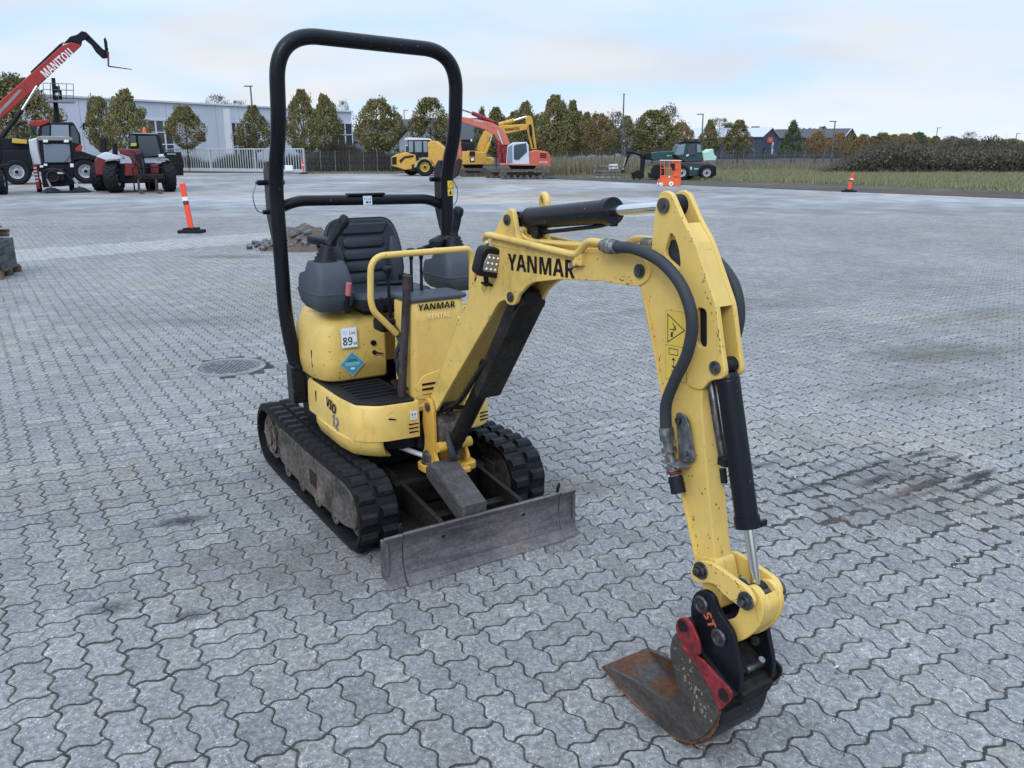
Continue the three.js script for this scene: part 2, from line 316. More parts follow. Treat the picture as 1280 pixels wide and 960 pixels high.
// one wavy cell as rings; ins = insets of its four edges [u0 (low v), v1 (high u), u1 (high v), v0 (low u)]
function cellRing(n, i0, j0, ins) {
  const r = [], c = CELL;
  for (let k = 0; k < n; k++) { const t = k / n; r.push([t * c + (k === 0 ? ins[3] : 0), wav(t) + ins[0]]); }
  for (let k = 0; k < n; k++) { const t = k / n; r.push([c - wav(t) - ins[1], t * c + (k === 0 ? ins[0] : 0)]); }
  for (let k = 0; k < n; k++) { const t = 1 - k / n; r.push([t * c - (k === 0 ? ins[1] : 0), c + wav(t) - ins[2]]); }
  for (let k = 0; k < n; k++) { const t = 1 - k / n; r.push([-wav(t) + ins[3], t * c - (k === 0 ? ins[2] : 0)]); }
  return r.map(([a, b]) => [a + i0 * c, b + j0 * c]);
}
function paverGeo(n, kind, s) {               // kind 0: single, 1: two cells along u, 2: two cells along v; lattice-aligned, origin at its middle
  setSeed(500 + s); const ou = rnd() * 3, ov = rnd() * 3, flipUV = s % 2;
  const cells = kind === 0 ? [[0, 0, [1, 1, 1, 1]]] : kind === 1 ? [[0, 0, [1, 0, 1, 1]], [1, 0, [1, 1, 1, 0]]] : [[0, 0, [1, 1, 0, 1]], [0, 1, [0, 1, 1, 1]]];
  const pos = [], uv = [], cx = (kind === 1 ? 1 : .5) * CELL, cy = (kind === 2 ? 1 : .5) * CELL;
  const put = (p, y) => { const a = p[0] - cx, b = p[1] - cy; pos.push(a * lu[0] + b * lv[0], y, a * lu[1] + b * lv[1]); uv.push(flipUV ? b + ov : a + ou, flipUV ? a + ou : b + ov); };
  const tri = (a, ya, b, yb, c, yc) => { put(a, ya); put(b, yb); put(c, yc); };
  for (const [i, j, e] of cells) {
    const top = cellRing(n, i, j, e.map((x, q) => x ? (n > 5 ? .0080 : .0092) + (q % 2 ? -.0008 : .0008) : .0030)), mid = cellRing(n, i, j, e.map((x, q) => x ? (n > 5 ? .0044 : .0056) + (q % 2 ? -.0008 : .0010) : .0003)), N = top.length;
    const q = [(i + .5) * CELL, (j + .5) * CELL];
    for (let k = 0; k < N; k++) {
      const k2 = (k + 1) % N, outer = e[Math.floor(k / n)];
      tri(q, .0006, top[k], 0, top[k2], 0);
      const y1 = outer ? -.0026 : -.003;
      tri(top[k], 0, mid[k], y1, mid[k2], y1); tri(top[k], 0, mid[k2], y1, top[k2], 0);
      if (outer) { tri(mid[k], y1, mid[k], -.03, mid[k2], -.03); tri(mid[k], y1, mid[k2], -.03, mid[k2], y1); }
    }
  }
  const g = new THREE.BufferGeometry(); g.setAttribute('position', new THREE.Float32BufferAttribute(pos, 3)); g.setAttribute('uv', new THREE.Float32BufferAttribute(uv, 2)); g.computeVertexNormals(); return g;
}
const NV = 5, geoNear = [0, 1, 2].map(k => Array.from({ length: NV }, (_, s) => paverGeo(6, k, s + k * 10))), geoFar = [0, 1, 2].map(k => Array.from({ length: NV }, (_, s) => paverGeo(4, k, s + k * 10)));
const sandTex = dataTex(512, (u, v) => { const m = fbm(u * 80, v * 80, 231, 3, 80), n = fbm(u * 6, v * 6, 232, 4, 6); const l = .30 + .25 * (m - .5) + .2 * (n - .5); return [l * 1.03, l, l * .96]; }, true, .6);
const sandM = mat(.60, .59, .58, { map: sandTex, roughness: 1, bumpMap: fineBump, bumpScale: .004 });
const sand = new THREE.Mesh(boxUV(flat([[-24, 3], [24, 3], [24, -23], [-24, -23]], -.0034)), sandM); sand.name = 'joint_sand'; sand.receiveShadow = true; pave.add(sand);
const MH = [-2.37, -6.72];                    // manhole
const BAND = [[-30, -13.78 + (30 - 7.90) * .935], [-3.9, -17.52]];   // pale laid band, see bandAt
function bandAt(x, z) { const F = -z, near = 13.78 + (x + 7.90) * .935, w = 1.5; return x < -3.9 && F > near && F < near + w + 1.0; }
const blot = [[-1.66, -3.66, .22, .07, .55], [-1.62, -2.86, .16, .10, .50], [-1.45, -2.72, .12, .08, .35], [-1.0, -3.2, .5, .5, .16], [.25, -4.0, .55, .25, .16],
  [2.18, -4.35, .55, .22, .55], [1.75, -4.15, .45, .25, .42], [2.7, -4.25, .4, .2, .35], [1.55, -3.6, .3, .3, .25], [-1.95, -2.25, .1, .06, .4]];
{
  const inView = (x, z) => { const F = -z; return F > -.6 && F < 23.2 && Math.abs(x) < .62 * F + 5; };
  const used = new Map(), list = []; setSeed(99);
  const key = (i, j) => i * 100003 + j;
  for (let j = -90; j < 260; j++) for (let i = -200; i < 200; i++) {
    if (used.has(key(i, j))) continue; const [x, z] = toWorld(i + .5, j + .5); if (!inView(x, z)) continue;
    if (Math.hypot(x - MH[0], z - MH[1]) < .33) continue;
    const p = rnd(), freeU = !used.has(key(i + 1, j)), freeV = !used.has(key(i, j + 1));
    let kind = 0; const half = rnd() < .02;
    if (!half) { if (p < (((i & 1) ^ (j & 1)) ? .74 : .40) && freeV) kind = 2; else if (freeU) kind = 1; else if (freeV) kind = 2; }
    used.set(key(i, j), 1); if (kind === 1) used.set(key(i + 1, j), 1); if (kind === 2) used.set(key(i, j + 1), 1);
    const c = toWorld(i + (kind === 1 ? 1 : .5), j + (kind === 2 ? 1 : .5)); list.push({ kind, x: c[0], z: c[1] });
  }
  for (const p of list) {
    const F = -p.z, depth = F * .9624 + 1.75 * .2715, up = -1.75 * .9624 + F * .2715; p.d = Math.hypot(p.x, F, 1.75);
    p.vis = Math.abs(p.x / depth) < .63 && Math.abs(up / depth) < .475 ? 1 : 0;
    const big = fbm(p.x * .55 + 40, p.z * .55 + 40, 301, 4), sm = fbm(p.x * 2.2 + 40, p.z * 2.2 + 40, 302, 3);
    let t = .93 + .34 * (big - .5) + .22 * (sm - .5) + rr(-.07, .07);
        const rough = sstep(1.1, .2, Math.hypot((p.x - 2.1) / 1.5, (p.z + 4.0) / 1.0)) + .25 * sstep(.6, .75, fbm(p.x * .7, p.z * .7, 310, 3));
    if (bandAt(p.x, p.z)) t = 1.30 + rr(-.08, .08);
    p.tone = clamp(t, .3, 1.6); p.warm = .05 * sstep(.55, .75, fbm(p.x * .4 + 9, p.z * .9, 320, 4)) + rr(-.012, .012);
    p.y = rr(-.0012, .0012) + rough * rr(-.002, .003); p.rx = rr(-.006, .006) + rough * rr(-.035, .035); p.rz = rr(-.006, .006) + rough * rr(-.035, .035); p.ry = rr(-.008, .008) + rough * rr(-.06, .06); p.s = 1 - rough * rr(.02, .13);
    p.v = Math.floor(rnd() * NV); p.turn = rnd() < .5 ? Math.PI : 0;
  }
  list.sort((a, b) => (b.vis - a.vis) || (a.d - b.d));
  const baseC = new THREE.Color(1.0, .98, .955), pm = [];
  const steps = 9; for (let k = 0; k < steps; k++) { const m = new THREE.MeshStandardMaterial({ map: paverTex, roughness: .82, bumpMap: paverBump, bumpScale: .0012, side: THREE.DoubleSide }); const t = .45 + k * .11; m.color.setRGB(baseC.r * t, baseC.g * t, baseC.b * t); pm.push(m); }
  const near = list.slice(0, 300), far = list.slice(300);
  for (const p of near) {
    const m = new THREE.Mesh(geoNear[p.kind][p.v], pm[clamp(Math.round((p.tone - .45) / .11), 0, steps - 1)]); m.name = 'paver'; m.position.set(p.x, p.y, p.z); m.rotation.set(p.rx, p.ry + p.turn, p.rz, 'YXZ'); m.scale.set(p.s, 1, p.s); m.castShadow = m.receiveShadow = true; pave.add(m);
  }
  const im = new THREE.MeshStandardMaterial({ map: paverTex, roughness: .78, bumpMap: paverBump, bumpScale: .0012, side: THREE.DoubleSide });
  const o = new THREE.Object3D(), col = new THREE.Color();
  for (let kind = 0; kind < 3; kind++) for (let v = 0; v < NV; v++) {
    const sub = far.filter(p => p.kind === kind && p.v === v); if (!sub.length) continue;
    const I = new THREE.InstancedMesh(geoFar[kind][v], im, sub.length); I.name = 'paver'; I.userData.kind = 'stuff'; I.castShadow = I.receiveShadow = true;
    sub.forEach((p, k) => { o.position.set(p.x, p.y, p.z); o.rotation.set(p.rx, p.ry + p.turn, p.rz, 'YXZ'); o.scale.set(p.s, 1, p.s); o.updateMatrix(); I.setMatrixAt(k, o.matrix); col.setRGB(baseC.r * p.tone * (1 + p.warm), baseC.g * p.tone, baseC.b * p.tone * (1 - p.warm)); I.setColorAt(k, col); });
    pave.add(I);
  }
  setSeed(1234); const gritG = new THREE.IcosahedronGeometry(1, 0), grit = new THREE.InstancedMesh(gritG, new THREE.MeshStandardMaterial({ roughness: .9 }), 2600); grit.name = 'grit'; grit.userData.kind = 'stuff'; grit.castShadow = grit.receiveShadow = true;
  for (let k = 0; k < 2600; k++) {
    let x, z; if (k < 900) { x = 2.1 + (rnd() + rnd() + rnd() - 1.5) * 1.6; z = -4.1 + (rnd() + rnd() + rnd() - 1.5) * 1.0; } else { const F = 1.4 + 9 * Math.pow(rnd(), 1.6); x = rr(-.66, .66) * F; z = -F; }
    const s = (k < 900 ? rr(.0015, .006) : rr(.001, .0035)) * (rnd() < .04 ? 2.2 : 1); o.position.set(x, .001 + s * .3, z); o.rotation.set(rnd() * 3, rnd() * 3, 0); o.scale.set(s, s * rr(.4, .8), s * rr(.7, 1.6)); o.updateMatrix(); grit.setMatrixAt(k, o.matrix);
    const c = rnd(); c < .45 ? col.setRGB(.10, .085, .07) : c < .8 ? col.setRGB(.26, .25, .24) : c < .93 ? col.setRGB(.62, .6, .56) : col.setRGB(.19, .10, .04); grit.setColorAt(k, col);
  }
  pave.add(grit);
  // thin soft films: stains, and one broad patch of painted shade beside the left track
  const al = document.createElement('canvas'); al.width = al.height = 4; void al;
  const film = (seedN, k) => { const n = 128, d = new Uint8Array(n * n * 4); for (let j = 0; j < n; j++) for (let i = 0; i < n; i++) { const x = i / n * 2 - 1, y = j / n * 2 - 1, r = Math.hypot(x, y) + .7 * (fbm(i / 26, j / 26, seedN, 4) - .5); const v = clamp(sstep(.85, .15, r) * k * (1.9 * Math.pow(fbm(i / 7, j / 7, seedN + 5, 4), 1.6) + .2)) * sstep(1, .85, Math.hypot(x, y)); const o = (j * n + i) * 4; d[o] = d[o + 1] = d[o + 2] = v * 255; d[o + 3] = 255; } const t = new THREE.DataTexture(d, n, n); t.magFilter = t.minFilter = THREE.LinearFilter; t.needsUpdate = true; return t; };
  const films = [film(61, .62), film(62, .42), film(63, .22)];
  let fy = .0042;
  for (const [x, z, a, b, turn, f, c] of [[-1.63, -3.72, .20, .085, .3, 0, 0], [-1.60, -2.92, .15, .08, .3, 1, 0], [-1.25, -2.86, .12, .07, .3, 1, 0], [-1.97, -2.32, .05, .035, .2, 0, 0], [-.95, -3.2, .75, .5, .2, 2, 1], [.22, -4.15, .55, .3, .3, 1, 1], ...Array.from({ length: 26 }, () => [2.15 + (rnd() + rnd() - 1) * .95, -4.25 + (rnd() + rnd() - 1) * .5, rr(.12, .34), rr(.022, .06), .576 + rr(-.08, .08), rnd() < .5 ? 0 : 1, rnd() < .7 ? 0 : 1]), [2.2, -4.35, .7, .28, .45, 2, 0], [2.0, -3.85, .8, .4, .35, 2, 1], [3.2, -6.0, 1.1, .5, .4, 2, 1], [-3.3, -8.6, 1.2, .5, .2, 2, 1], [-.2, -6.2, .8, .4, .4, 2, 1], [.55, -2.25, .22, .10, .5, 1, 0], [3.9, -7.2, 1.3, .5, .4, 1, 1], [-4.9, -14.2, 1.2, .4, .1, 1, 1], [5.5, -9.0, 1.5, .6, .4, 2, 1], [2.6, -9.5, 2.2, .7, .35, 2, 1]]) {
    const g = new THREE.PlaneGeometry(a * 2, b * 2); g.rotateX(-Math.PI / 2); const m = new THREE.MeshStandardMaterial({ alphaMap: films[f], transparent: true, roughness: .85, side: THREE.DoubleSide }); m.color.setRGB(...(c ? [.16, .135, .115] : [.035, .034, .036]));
    const s = new THREE.Mesh(g, m); s.name = 'stain_shade_film'; s.position.set(x, fy += .0002, z); s.rotation.y = turn; s.receiveShadow = true; pave.add(s);
  }
}
{ // manhole cover
  const t = thing('manhole_cover', 'round pale cast iron manhole cover set in the pavers behind the digger', 'manhole cover', [MH[0], 0, MH[1]]);
  part('mortar_collar', tr(new THREE.CylinderGeometry(.36, .36, .02, 40), 0, -.0125, 0), mat(.14, .14, .14, { roughness: 1, map: dirtTex }), t);
  part('frame', tr(new THREE.LatheGeometry([[.245, -.02], [.245, .006], [.250, .009], [.292, .009], [.297, .005], [.297, -.02]].map(p => new THREE.Vector2(...p)), 48), 0, 0, 0), mat(.80, .80, .80, { roughness: .7, map: paverTex }), t);
  const g = [tr(new THREE.CylinderGeometry(.240, .240, .02, 40), 0, -.006, 0)]; setSeed(31);
  for (let a = -6; a <= 6; a++) for (let b = -6; b <= 6; b++) { const x = a * .034, z = b * .034; if (Math.hypot(x, z) < .215 && rnd() < .93) g.push(box(.022, .008, .012, x, .006, z, 0, 0, ((a + b) & 1) * 1.57)); }
  part('lid', g, mat(.55, .56, .57, { roughness: .6, metalness: .1, map: paverTex }), t);
}
{ // heap of soil and cobbles
  const t = thing('rubble_heap', 'low heap of brown soil and grey cobbles on the paving behind the digger', 'rubble heap', [-4.0, 0, -15.6]); setSeed(71);
  const g = new THREE.PlaneGeometry(2.0, 1.6, 60, 48); g.rotateX(-Math.PI / 2); const p = g.attributes.position;
  for (let i = 0; i < p.count; i++) { const x = p.getX(i), z = p.getZ(i), q = Math.max(0, 1 - Math.hypot((x - .15) / .85, z / .75)); p.setY(i, -.03 + .47 * Math.pow(q, .85) * (.75 + .5 * fbm(x * 5 + 9, z * 5 + 9, 3, 4)) + .05 * (q > 0 ? fbm(x * 20 + 5, z * 20 + 5, 8, 2) : 0)); }
  g.computeVertexNormals(); part('soil', g, M.soil, t);
  const pebbles = []; for (let k = 0; k < 260; k++) { const a = rnd() * 6.28, r = Math.sqrt(rnd()) * .8, x = .15 + r * Math.cos(a), z = r * Math.sin(a) * .9; const q = Math.max(0, 1 - Math.hypot((x - .15) / .85, z / .75)); pebbles.push(tr(new THREE.IcosahedronGeometry(rr(.01, .035), 0), x, .43 * Math.pow(q, .85) + .01, z, rnd() * 3, rnd() * 3, 0)); }
  part('pebbles', pebbles, mat(.17, .14, .115, { roughness: 1 }), t).userData.kind = 'stuff';
  for (let k = 0; k < 46; k++) {
    const x = k < 6 ? rr(-.95, -.6) : rr(-.62, .30), z = rr(-.5, .6), q = Math.max(0, 1 - Math.hypot((x - .15) / .85, z / .75));
    part('cobble', tr(new RoundedBoxGeometry(rr(.07, .14), rr(.05, .09), rr(.07, .11), 2, .02), x, .40 * Math.pow(q, .8) + .045, z, rr(-.6, .6), rr(0, 3), rr(-.6, .6)), k % 3 ? M.cobble : mat(.42, .42, .43, { roughness: .9, map: paverTex }), t);
  }
}
function delineator(label, x, z, h, lean, leanZ, w) {
  const t = thing('traffic_post', label, 'traffic post', [x, 0, z], 0, 'orange traffic posts in the yard');
  part('foot', [box(.52 * w, .07, .34, 0, .035, 0, .02), box(.30 * w, .05, .26, 0, .09, 0, .02)], M.tyre, t);
  const tilt = new THREE.Matrix4().makeRotationFromEuler(new THREE.Euler(leanZ, 0, lean));
  const seg = (y0, y1) => { const g = new RoundedBoxGeometry(.115 * w, y1 - y0, .06, 2, .012); g.translate(0, (y0 + y1) / 2, 0); g.applyMatrix4(tilt); return g; };
  part('post', [seg(.08, h * .57), seg(h * .73, h)], M.signal, t); part('white_band', seg(h * .645, h * .73), M.white, t); part('dark_band', seg(h * .57, h * .645), M.signalDark, t);
}
delineator('leaning orange traffic post with white band on a black rubber foot, left of the digger', -7.06, -18.49, 1.07, .10, 0, 1);
delineator('orange traffic post at the edge of the grass on the right', 14.72, -37.11, .80, -.12, 0, 1.1);
delineator('small orange traffic post in front of the end of the white sliding gate', -16.1, -66.0, .95, 0, 0, 1.1);
{ // stack of slabs on a pallet at the left edge
  const t = thing('slab_pallet', 'stack of grey slabs on a wooden pallet cut off by the left edge', 'pallet', [-7.80, 0, -11.9], .25);
  for (const z of [-.4, 0, .4]) part('bearer', box(1.1, .09, .09, 0, .045, z, .004), M.wood, t);
  for (let k = 0; k < 6; k++) part('deck_board', box(.11, .02, .95, -.48 + k * .19, .10, 0, .003), M.wood, t);
  for (let l = 0; l < 4; l++) for (let a = 0; a < 3; a++) part('slab', box(.325, .095, .42, -.34 + a * .34 + (l & 1) * .015, .16 + l * .10, .22 * (l % 2 ? 1 : .9), .006), l % 2 ? M.concrete : mat(.12, .15, .16, { roughness: .8, map: dirtTex }), t);
  for (let l = 0; l < 4; l++) for (let a = 0; a < 3; a++) part('slab', box(.325, .095, .42, -.34 + a * .34, .16 + l * .10, -.22, .006), l % 2 ? mat(.2, .22, .23, { roughness: .8, map: dirtTex }) : M.concrete, t);
  for (let k = 0; k < 4; k++) part('batten', box(1.0, .05, .08, -.02, .555 + .05 * (k > 1), -.33 + (k % 2) * .5, .004, 0, .08 * k, 0), M.wood, t);
  part('cover_board', box(.86, .02, .72, 0, .64, 0, .004, .03, .1, .05), mat(.28, .22, .2, { roughness: .8, map: dirtTex }), t);
}

// ---------- the mini excavator ----------
const X = thing('mini_excavator', 'small yellow tracked mini excavator with black roll bar and blue-black hydraulic cylinders, in the foreground', 'mini excavator', [-.638, 0, -4.164], 32.5 * Math.PI / 180);
// tracks
function beltPath() {                         // closed side outline [z, y] of the belt's inner face
  const pts = [], add = (z, y) => pts.push([z, y]);
  const rz = -.655, ry = .185, rr_ = .150, fz = .560, fy = .178, fr = .143;
  for (let k = 0; k <= 14; k++) { const a = Math.PI * (.5 + k / 14 * .86); add(rz + rr_ * Math.cos(a), ry + rr_ * Math.sin(a)); }
  add(-.52, .032); for (let k = 1; k < 10; k++) add(-.52 + k * .095, .030);
  for (let k = 0; k <= 14; k++) { const a = Math.PI * (-.5 + .04 + k / 14 * .96); add(fz + fr * Math.cos(a), fy + fr * Math.sin(a)); }
  for (let k = 1; k < 12; k++) { const t = k / 12; add(lerp(fz, rz, t), lerp(fy + fr, ry + rr_, t) - .012 * Math.sin(t * Math.PI)); }
  return pts;
}
const BP = beltPath(), beltCurve = new THREE.CatmullRomCurve3(BP.map(([z, y]) => V3(0, y, z)), true, 'centripetal');
const ROWS = 40;
function lugGeo() {                           // wedge-shaped tread bar, x across, z along, y outwards
  const r = (w, l, y) => [[-w, y, -l], [w, y, -l], [w, y, l], [-w, y, l]];
  return boxUV(loft([r(.041, .031, -.004), r(.040, .029, .006), r(.034, .015, .021)], 20));
}
const LUG = lugGeo();
for (const s of [-1, 1]) {
  const tk = new THREE.Group(); tk.name = 'track'; X.add(tk); tk.position.x = s * .394;
  const n = 160, rings = [], HW = .092;
  const sp = beltCurve.getSpacedPoints(n);
  const pos = [], idx = [];
  for (let i = 0; i < n; i++) {
    const p = sp[i], q = sp[(i + 1) % n], o = sp[(i + n - 1) % n], tz = q.z - o.z, ty = q.y - o.y, l = Math.hypot(tz, ty), nz = -ty / l, ny = tz / l; // outward for this winding is checked below
    const sg = ((p.z + .05) * nz + (p.y - .18) * ny) > 0 ? 1 : -1;
    for (const [x, t] of [[-HW, 0], [HW, 0], [HW, .022], [-HW, .022]]) pos.push(x, p.y + ny * sg * t, p.z + nz * sg * t);
  }
  for (let i = 0; i < n; i++) for (let k = 0; k < 4; k++) { const a = i * 4 + k, b = i * 4 + (k + 1) % 4, c = ((i + 1) % n) * 4 + k, d = ((i + 1) % n) * 4 + (k + 1) % 4; idx.push(a, c, b, b, c, d); }
  const g = new THREE.BufferGeometry(); g.setAttribute('position', new THREE.Float32BufferAttribute(pos, 3)); g.setIndex(idx);
  part('belt', toCreasedNormals(g.toNonIndexed(), .6), M.rubber, tk);
  for (let r = 0; r < ROWS; r++) for (const h of [-1, 1]) {
    const u = ((r + (h > 0 ? .22 : 0)) / ROWS) % 1, p = beltCurve.getPointAt(u), t = beltCurve.getTangentAt(u);
    let nz = -t.y, ny = t.z; if ((p.z + .05) * nz + (p.y - .18) * ny < 0) { nz = -nz; ny = -ny; }
    const m = new THREE.Mesh(LUG, M.rubber); m.name = 'lug'; m.castShadow = m.receiveShadow = true;
    m.matrix.makeBasis(V3(1, 0, 0), V3(0, ny, nz), V3(0, -nz, ny)); m.matrix.setPosition(h * .048, p.y + ny * .020, p.z + nz * .020); m.matrix.decompose(m.position, m.quaternion, m.scale); tk.add(m);
  }
  part('track_frame', [plate(roundPoly([[-.44, .295], [-.44, .105], [-.05, .075], [.50, .085], [.635, .12], [.655, .20], [.60, .285], [.4, .305]], .03), -s * .06, s * .082, .008), box(.15, .12, 1.0, 0, .17, .02)], M.mudSteel, tk);
  part('frame_pocket', box(.004, .08, .10, s * .0815, .185, .10, 0), M.blackDirty, tk);
  part('sprocket', [pinX(-.05, .03, .185, -.655, .135, 26), pinX(-s * .02, s * .068, .185, -.655, .105, 22), pinX(-s * .02, s * .080, .185, -.655, .055, 18), ...[0, 1, 2, 3, 4, 5].map(k => pinX(s * .06, s * .076, .185 + .08 * Math.sin(k * 1.047), -.655 + .08 * Math.cos(k * 1.047), .011, 8))], M.mudSteel, tk);
  part('idler', [pinX(-.045, .045, .178, .560, .125, 26), pinX(-.06, .06, .178, .56, .06, 18)], M.mudSteel, tk);
  for (let k = 0; k < 4; k++) part('roller', [pinX(-.07, .07, .085, -.36 + k * .235, .05, 18), pinX(-.078, .078, .085, -.36 + k * .235, .022, 12)], M.mudSteel, tk);
}
// undercarriage
part('undercarriage', [box(.62, .16, .74, 0, .24, -.05, .03), box(.70, .10, .16, 0, .22, .28, .02), box(.70, .10, .16, 0, .22, -.38, .02), tr(new THREE.CylinderGeometry(.27, .29, .10, 32), 0, .34, -.03), box(.60, .02, .62, 0, .12, .50, .005), box(.50, .14, .30, 0, .20, .42, .02)], M.under, X);
for (const s of [-1, 1]) part('blade_arm', plate([[.20, .30], [.20, .22], [.95, .07], [.97, .20], [.93, .225]], s * .205 - .012, s * .205 + .012, .004), M.blackDirty, X);
part('blade_brace', box(.42, .05, .05, 0, .16, .80, .01), M.blackDirty, X);
part('blade_cylinder_cover', [plate([[.60, .285], [.60, .335], [.66, .375], [.70, .37], [.955, .265], [.955, .16]], -.108, .022, .016)], M.ramCover, X);
part('blade_cylinder', [rod([-.043, .26, .42], [-.043, .20, .93], .035, .035, 18)], M.blackDirty, X);
{
  const prof = [[1.008, .004], [.985, .036], [.966, .095], [.962, .150], [.970, .195], [.984, .222]], back = prof.map(([z, y]) => [z - .014, y + .004]).reverse();
  const pl = [...prof, ...back];
  const bl = new THREE.Group(); bl.name = 'dozer_blade'; X.add(bl);
  part('moldboard', plate(pl, -.398, .398, .003), M.bladeSteel, bl);
  for (const s of [-1, 1]) part('blade_wing', [plate(pl.map(([z, y]) => [z + .004, y]), s * .402, s * .487, .004), plate([[.985, .20], [.985, .03], [.93, .03], [.93, .20]], s * .470, s * .484, .003)], M.bladeSteel, bl);
  part('cutting_edge', plate([[1.018, .001], [.989, .037], [.991, .043], [1.024, .004]], -.400, .400, .0008), M.bladeSteel, bl);
  part('back_rib', [box(.79, .035, .04, 0, .18, .922, .006), box(.79, .035, .04, 0, .06, .930, .006)], M.blackDirty, bl);
  for (const s of [-1, 1]) part('hinge_pin', [rod([s * .400, .215, .955], [s * .400, .248, .955], .007, .007, 10), tr(new THREE.TorusGeometry(.012, .004, 8, 16), s * .400, .252, .962, 0, .6, 0)], M.blackDirty, bl);
}
// house
const house = new THREE.Group(); house.name = 'upper_body'; X.add(house);
part('turntable_frame', [prism(roundPoly([[-.36, -.40], [.36, -.40], [.36, .34], [.14, .47], [-.16, .47], [-.36, .34]], .08), .385, .60, .01), box(.22, .14, .16, .02, .45, .43, .02)], M.darkMetal, house);
{ // lower skirt: upper band, bulged lower band
  const up = roundPoly([[-.40, -.13], [-.402, .30], [-.385, .46, .06], [-.30, .535, .09], [-.10, .552, .01], [-.10, .40], [-.20, .30], [-.20, -.10]], .02, 6);
  const ring = (pts, y, ins) => pts.map(([x, z]) => [x < -.205 ? x + ins : x, y, z > .4 && x > -.39 ? z - ins * .8 : z]);
  part('lower_cover', [loft([ring(up, .470, .0), ring(up, .53, -.003), ring(up, .625, .002), ring(up, .638, .010)], 40)], M.yellow, house);
  const lo = roundPoly([[-.398, -.02], [-.402, .28], [-.385, .43, .06], [-.30, .51, .10], [-.262, .515, .02], [-.24, .36], [-.24, .05]], .03, 6);
  part('lower_cover_foot', [loft([ring(lo, .372, .045), ring(lo, .392, .012), ring(lo, .44, -.006), ring(lo, .466, -.008), ring(lo, .474, .006)], 45)], M.yellow, house);
  part('cover_slot', box(.004, .055, .007, -.4025, .575, .005), M.letter, house);
  part('cover_slot', box(.004, .085, .007, -.4065, .765, -.005), M.letter, house);
  for (let k = 0; k < 3; k++) part('vent_slot', box(.048, .006, .004, -.132, .535 - k * .019, .5515), M.letter, house);
  sticker('small_label', .034, .04, (c, w, h) => { c.fillStyle = '#d8dbe2'; c.fillRect(0, 0, w, h); c.fillStyle = '#5a6a86'; c.fillRect(w * .18, h * .25, w * .22, h * .3); c.fillRect(w * .58, h * .25, w * .22, h * .3); c.fillStyle = '#8a93a3'; c.fillRect(w * .15, h * .7, w * .7, h * .1); }, house, [-.132, .578, .554], [0, -.03, 0], 64);
  part('cover_chip', [box(.028, .007, .003, -.232, .572, .5435, .001, 0, -.12, -.2), box(.014, .006, .003, -.246, .576, .5425, .001, 0, -.12, .2)], M.letter, house);
}
part('floor_mat', [prism(roundPoly([[-.385, -.10], [-.388, .29], [-.372, .45], [-.29, .522], [-.11, .538], [-.10, -.10]], .03), .612, .652, .008), ...[0, 1, 2, 3, 4, 5].map(k => box(.20, .006, .012, -.235, .655, .16 + k * .05, .002))], M.plasticDark, house);
part('pedal', [box(.05, .015, .09, -.13, .685, .40, .006, .3)], M.blackDirty, house);
{ // left tank cover: tall rounded yellow box
  const prof = (y, ins, bulge) => roundPoly([[-.405 - bulge + ins, -.26], [-.408 - bulge + ins, -.02, .07], [-.372 + ins, .118 - ins, .075], [-.065, .128 - ins, .02], [-.055, -.26]], .02, 8).map(([x, z]) => [x, y, z]);
  part('tank_cover', loft([prof(.660, .012, 0), prof(.672, .0, .002), prof(.76, -.004, .004), prof(.86, .0, .0), prof(.92, .008, -.006), prof(.955, .028, -.016), prof(.975, .06, -.03), prof(.982, .10, -.05)], 50), M.yellow, house);
  part('tank_filler', [rod([-.136, .838, .118], [-.136, .838, .136], .0135, .0135, 18), rod([-.136, .838, .13], [-.136, .838, .139], .009, .009, 14)], M.letter, house);
  part('key_lever', [rod([-.134, .790, .12], [-.134, .790, .140], .011, .011, 14), rod([-.134, .790, .138], [-.095, .782, .150], .004)], M.darkMetal, house);
  sticker('noise_label', .080, .098, (c, w, h) => {
    c.fillStyle = '#dfe4ea'; c.fillRect(0, 0, w, h); c.strokeStyle = '#aab2bd'; c.lineWidth = 4; c.strokeRect(3, 3, w - 6, h - 6);
    c.fillStyle = '#15171c'; c.font = 'bold 176px sans-serif'; c.textAlign = 'center'; c.fillText('89', w * .40, h * .88, w * .64); c.font = 'bold 60px sans-serif'; c.fillText('dB', w * .85, h * .88, w * .24);
    c.font = 'bold 74px serif'; c.fillText('Lwa', w * .72, h * .36, w * .40); c.lineWidth = 5; c.strokeStyle = '#8fa6bb'; c.beginPath(); c.arc(w * .26, h * .26, w * .13, 0, 7); c.stroke(); c.beginPath(); c.arc(w * .26, h * .26, w * .06, 0, 7); c.stroke();
  }, house, [-.262, .880, .1335], [-.07, -.07, 0]);
  const dg = new THREE.Group(); dg.name = 'service_label'; dg.position.set(-.252, .748, .1345); dg.rotation.set(.02, -.07, Math.PI / 4); house.add(dg);
  sticker('label_face', .088, .088, (c, w, h) => {
    c.fillStyle = '#9fb6bb'; c.fillRect(0, 0, w, h); c.fillStyle = '#3f8fa5'; c.fillRect(9, 9, w - 18, h - 18); c.save(); c.translate(w / 2, h / 2); c.rotate(Math.PI / 4);
    c.fillStyle = '#86b9c4'; c.fillRect(-110, -22, 220, 20); c.fillRect(-100, 6, 200, 16); c.fillStyle = '#24505e'; c.fillRect(-60, -66, 120, 14); c.fillRect(-76, -46, 152, 10); c.fillStyle = '#c9dde2'; c.beginPath(); c.ellipse(0, 68, 34, 18, 0, 0, 7); c.fill(); c.restore();
  }, dg, [0, 0, 0], [0, 0, 0]);
}
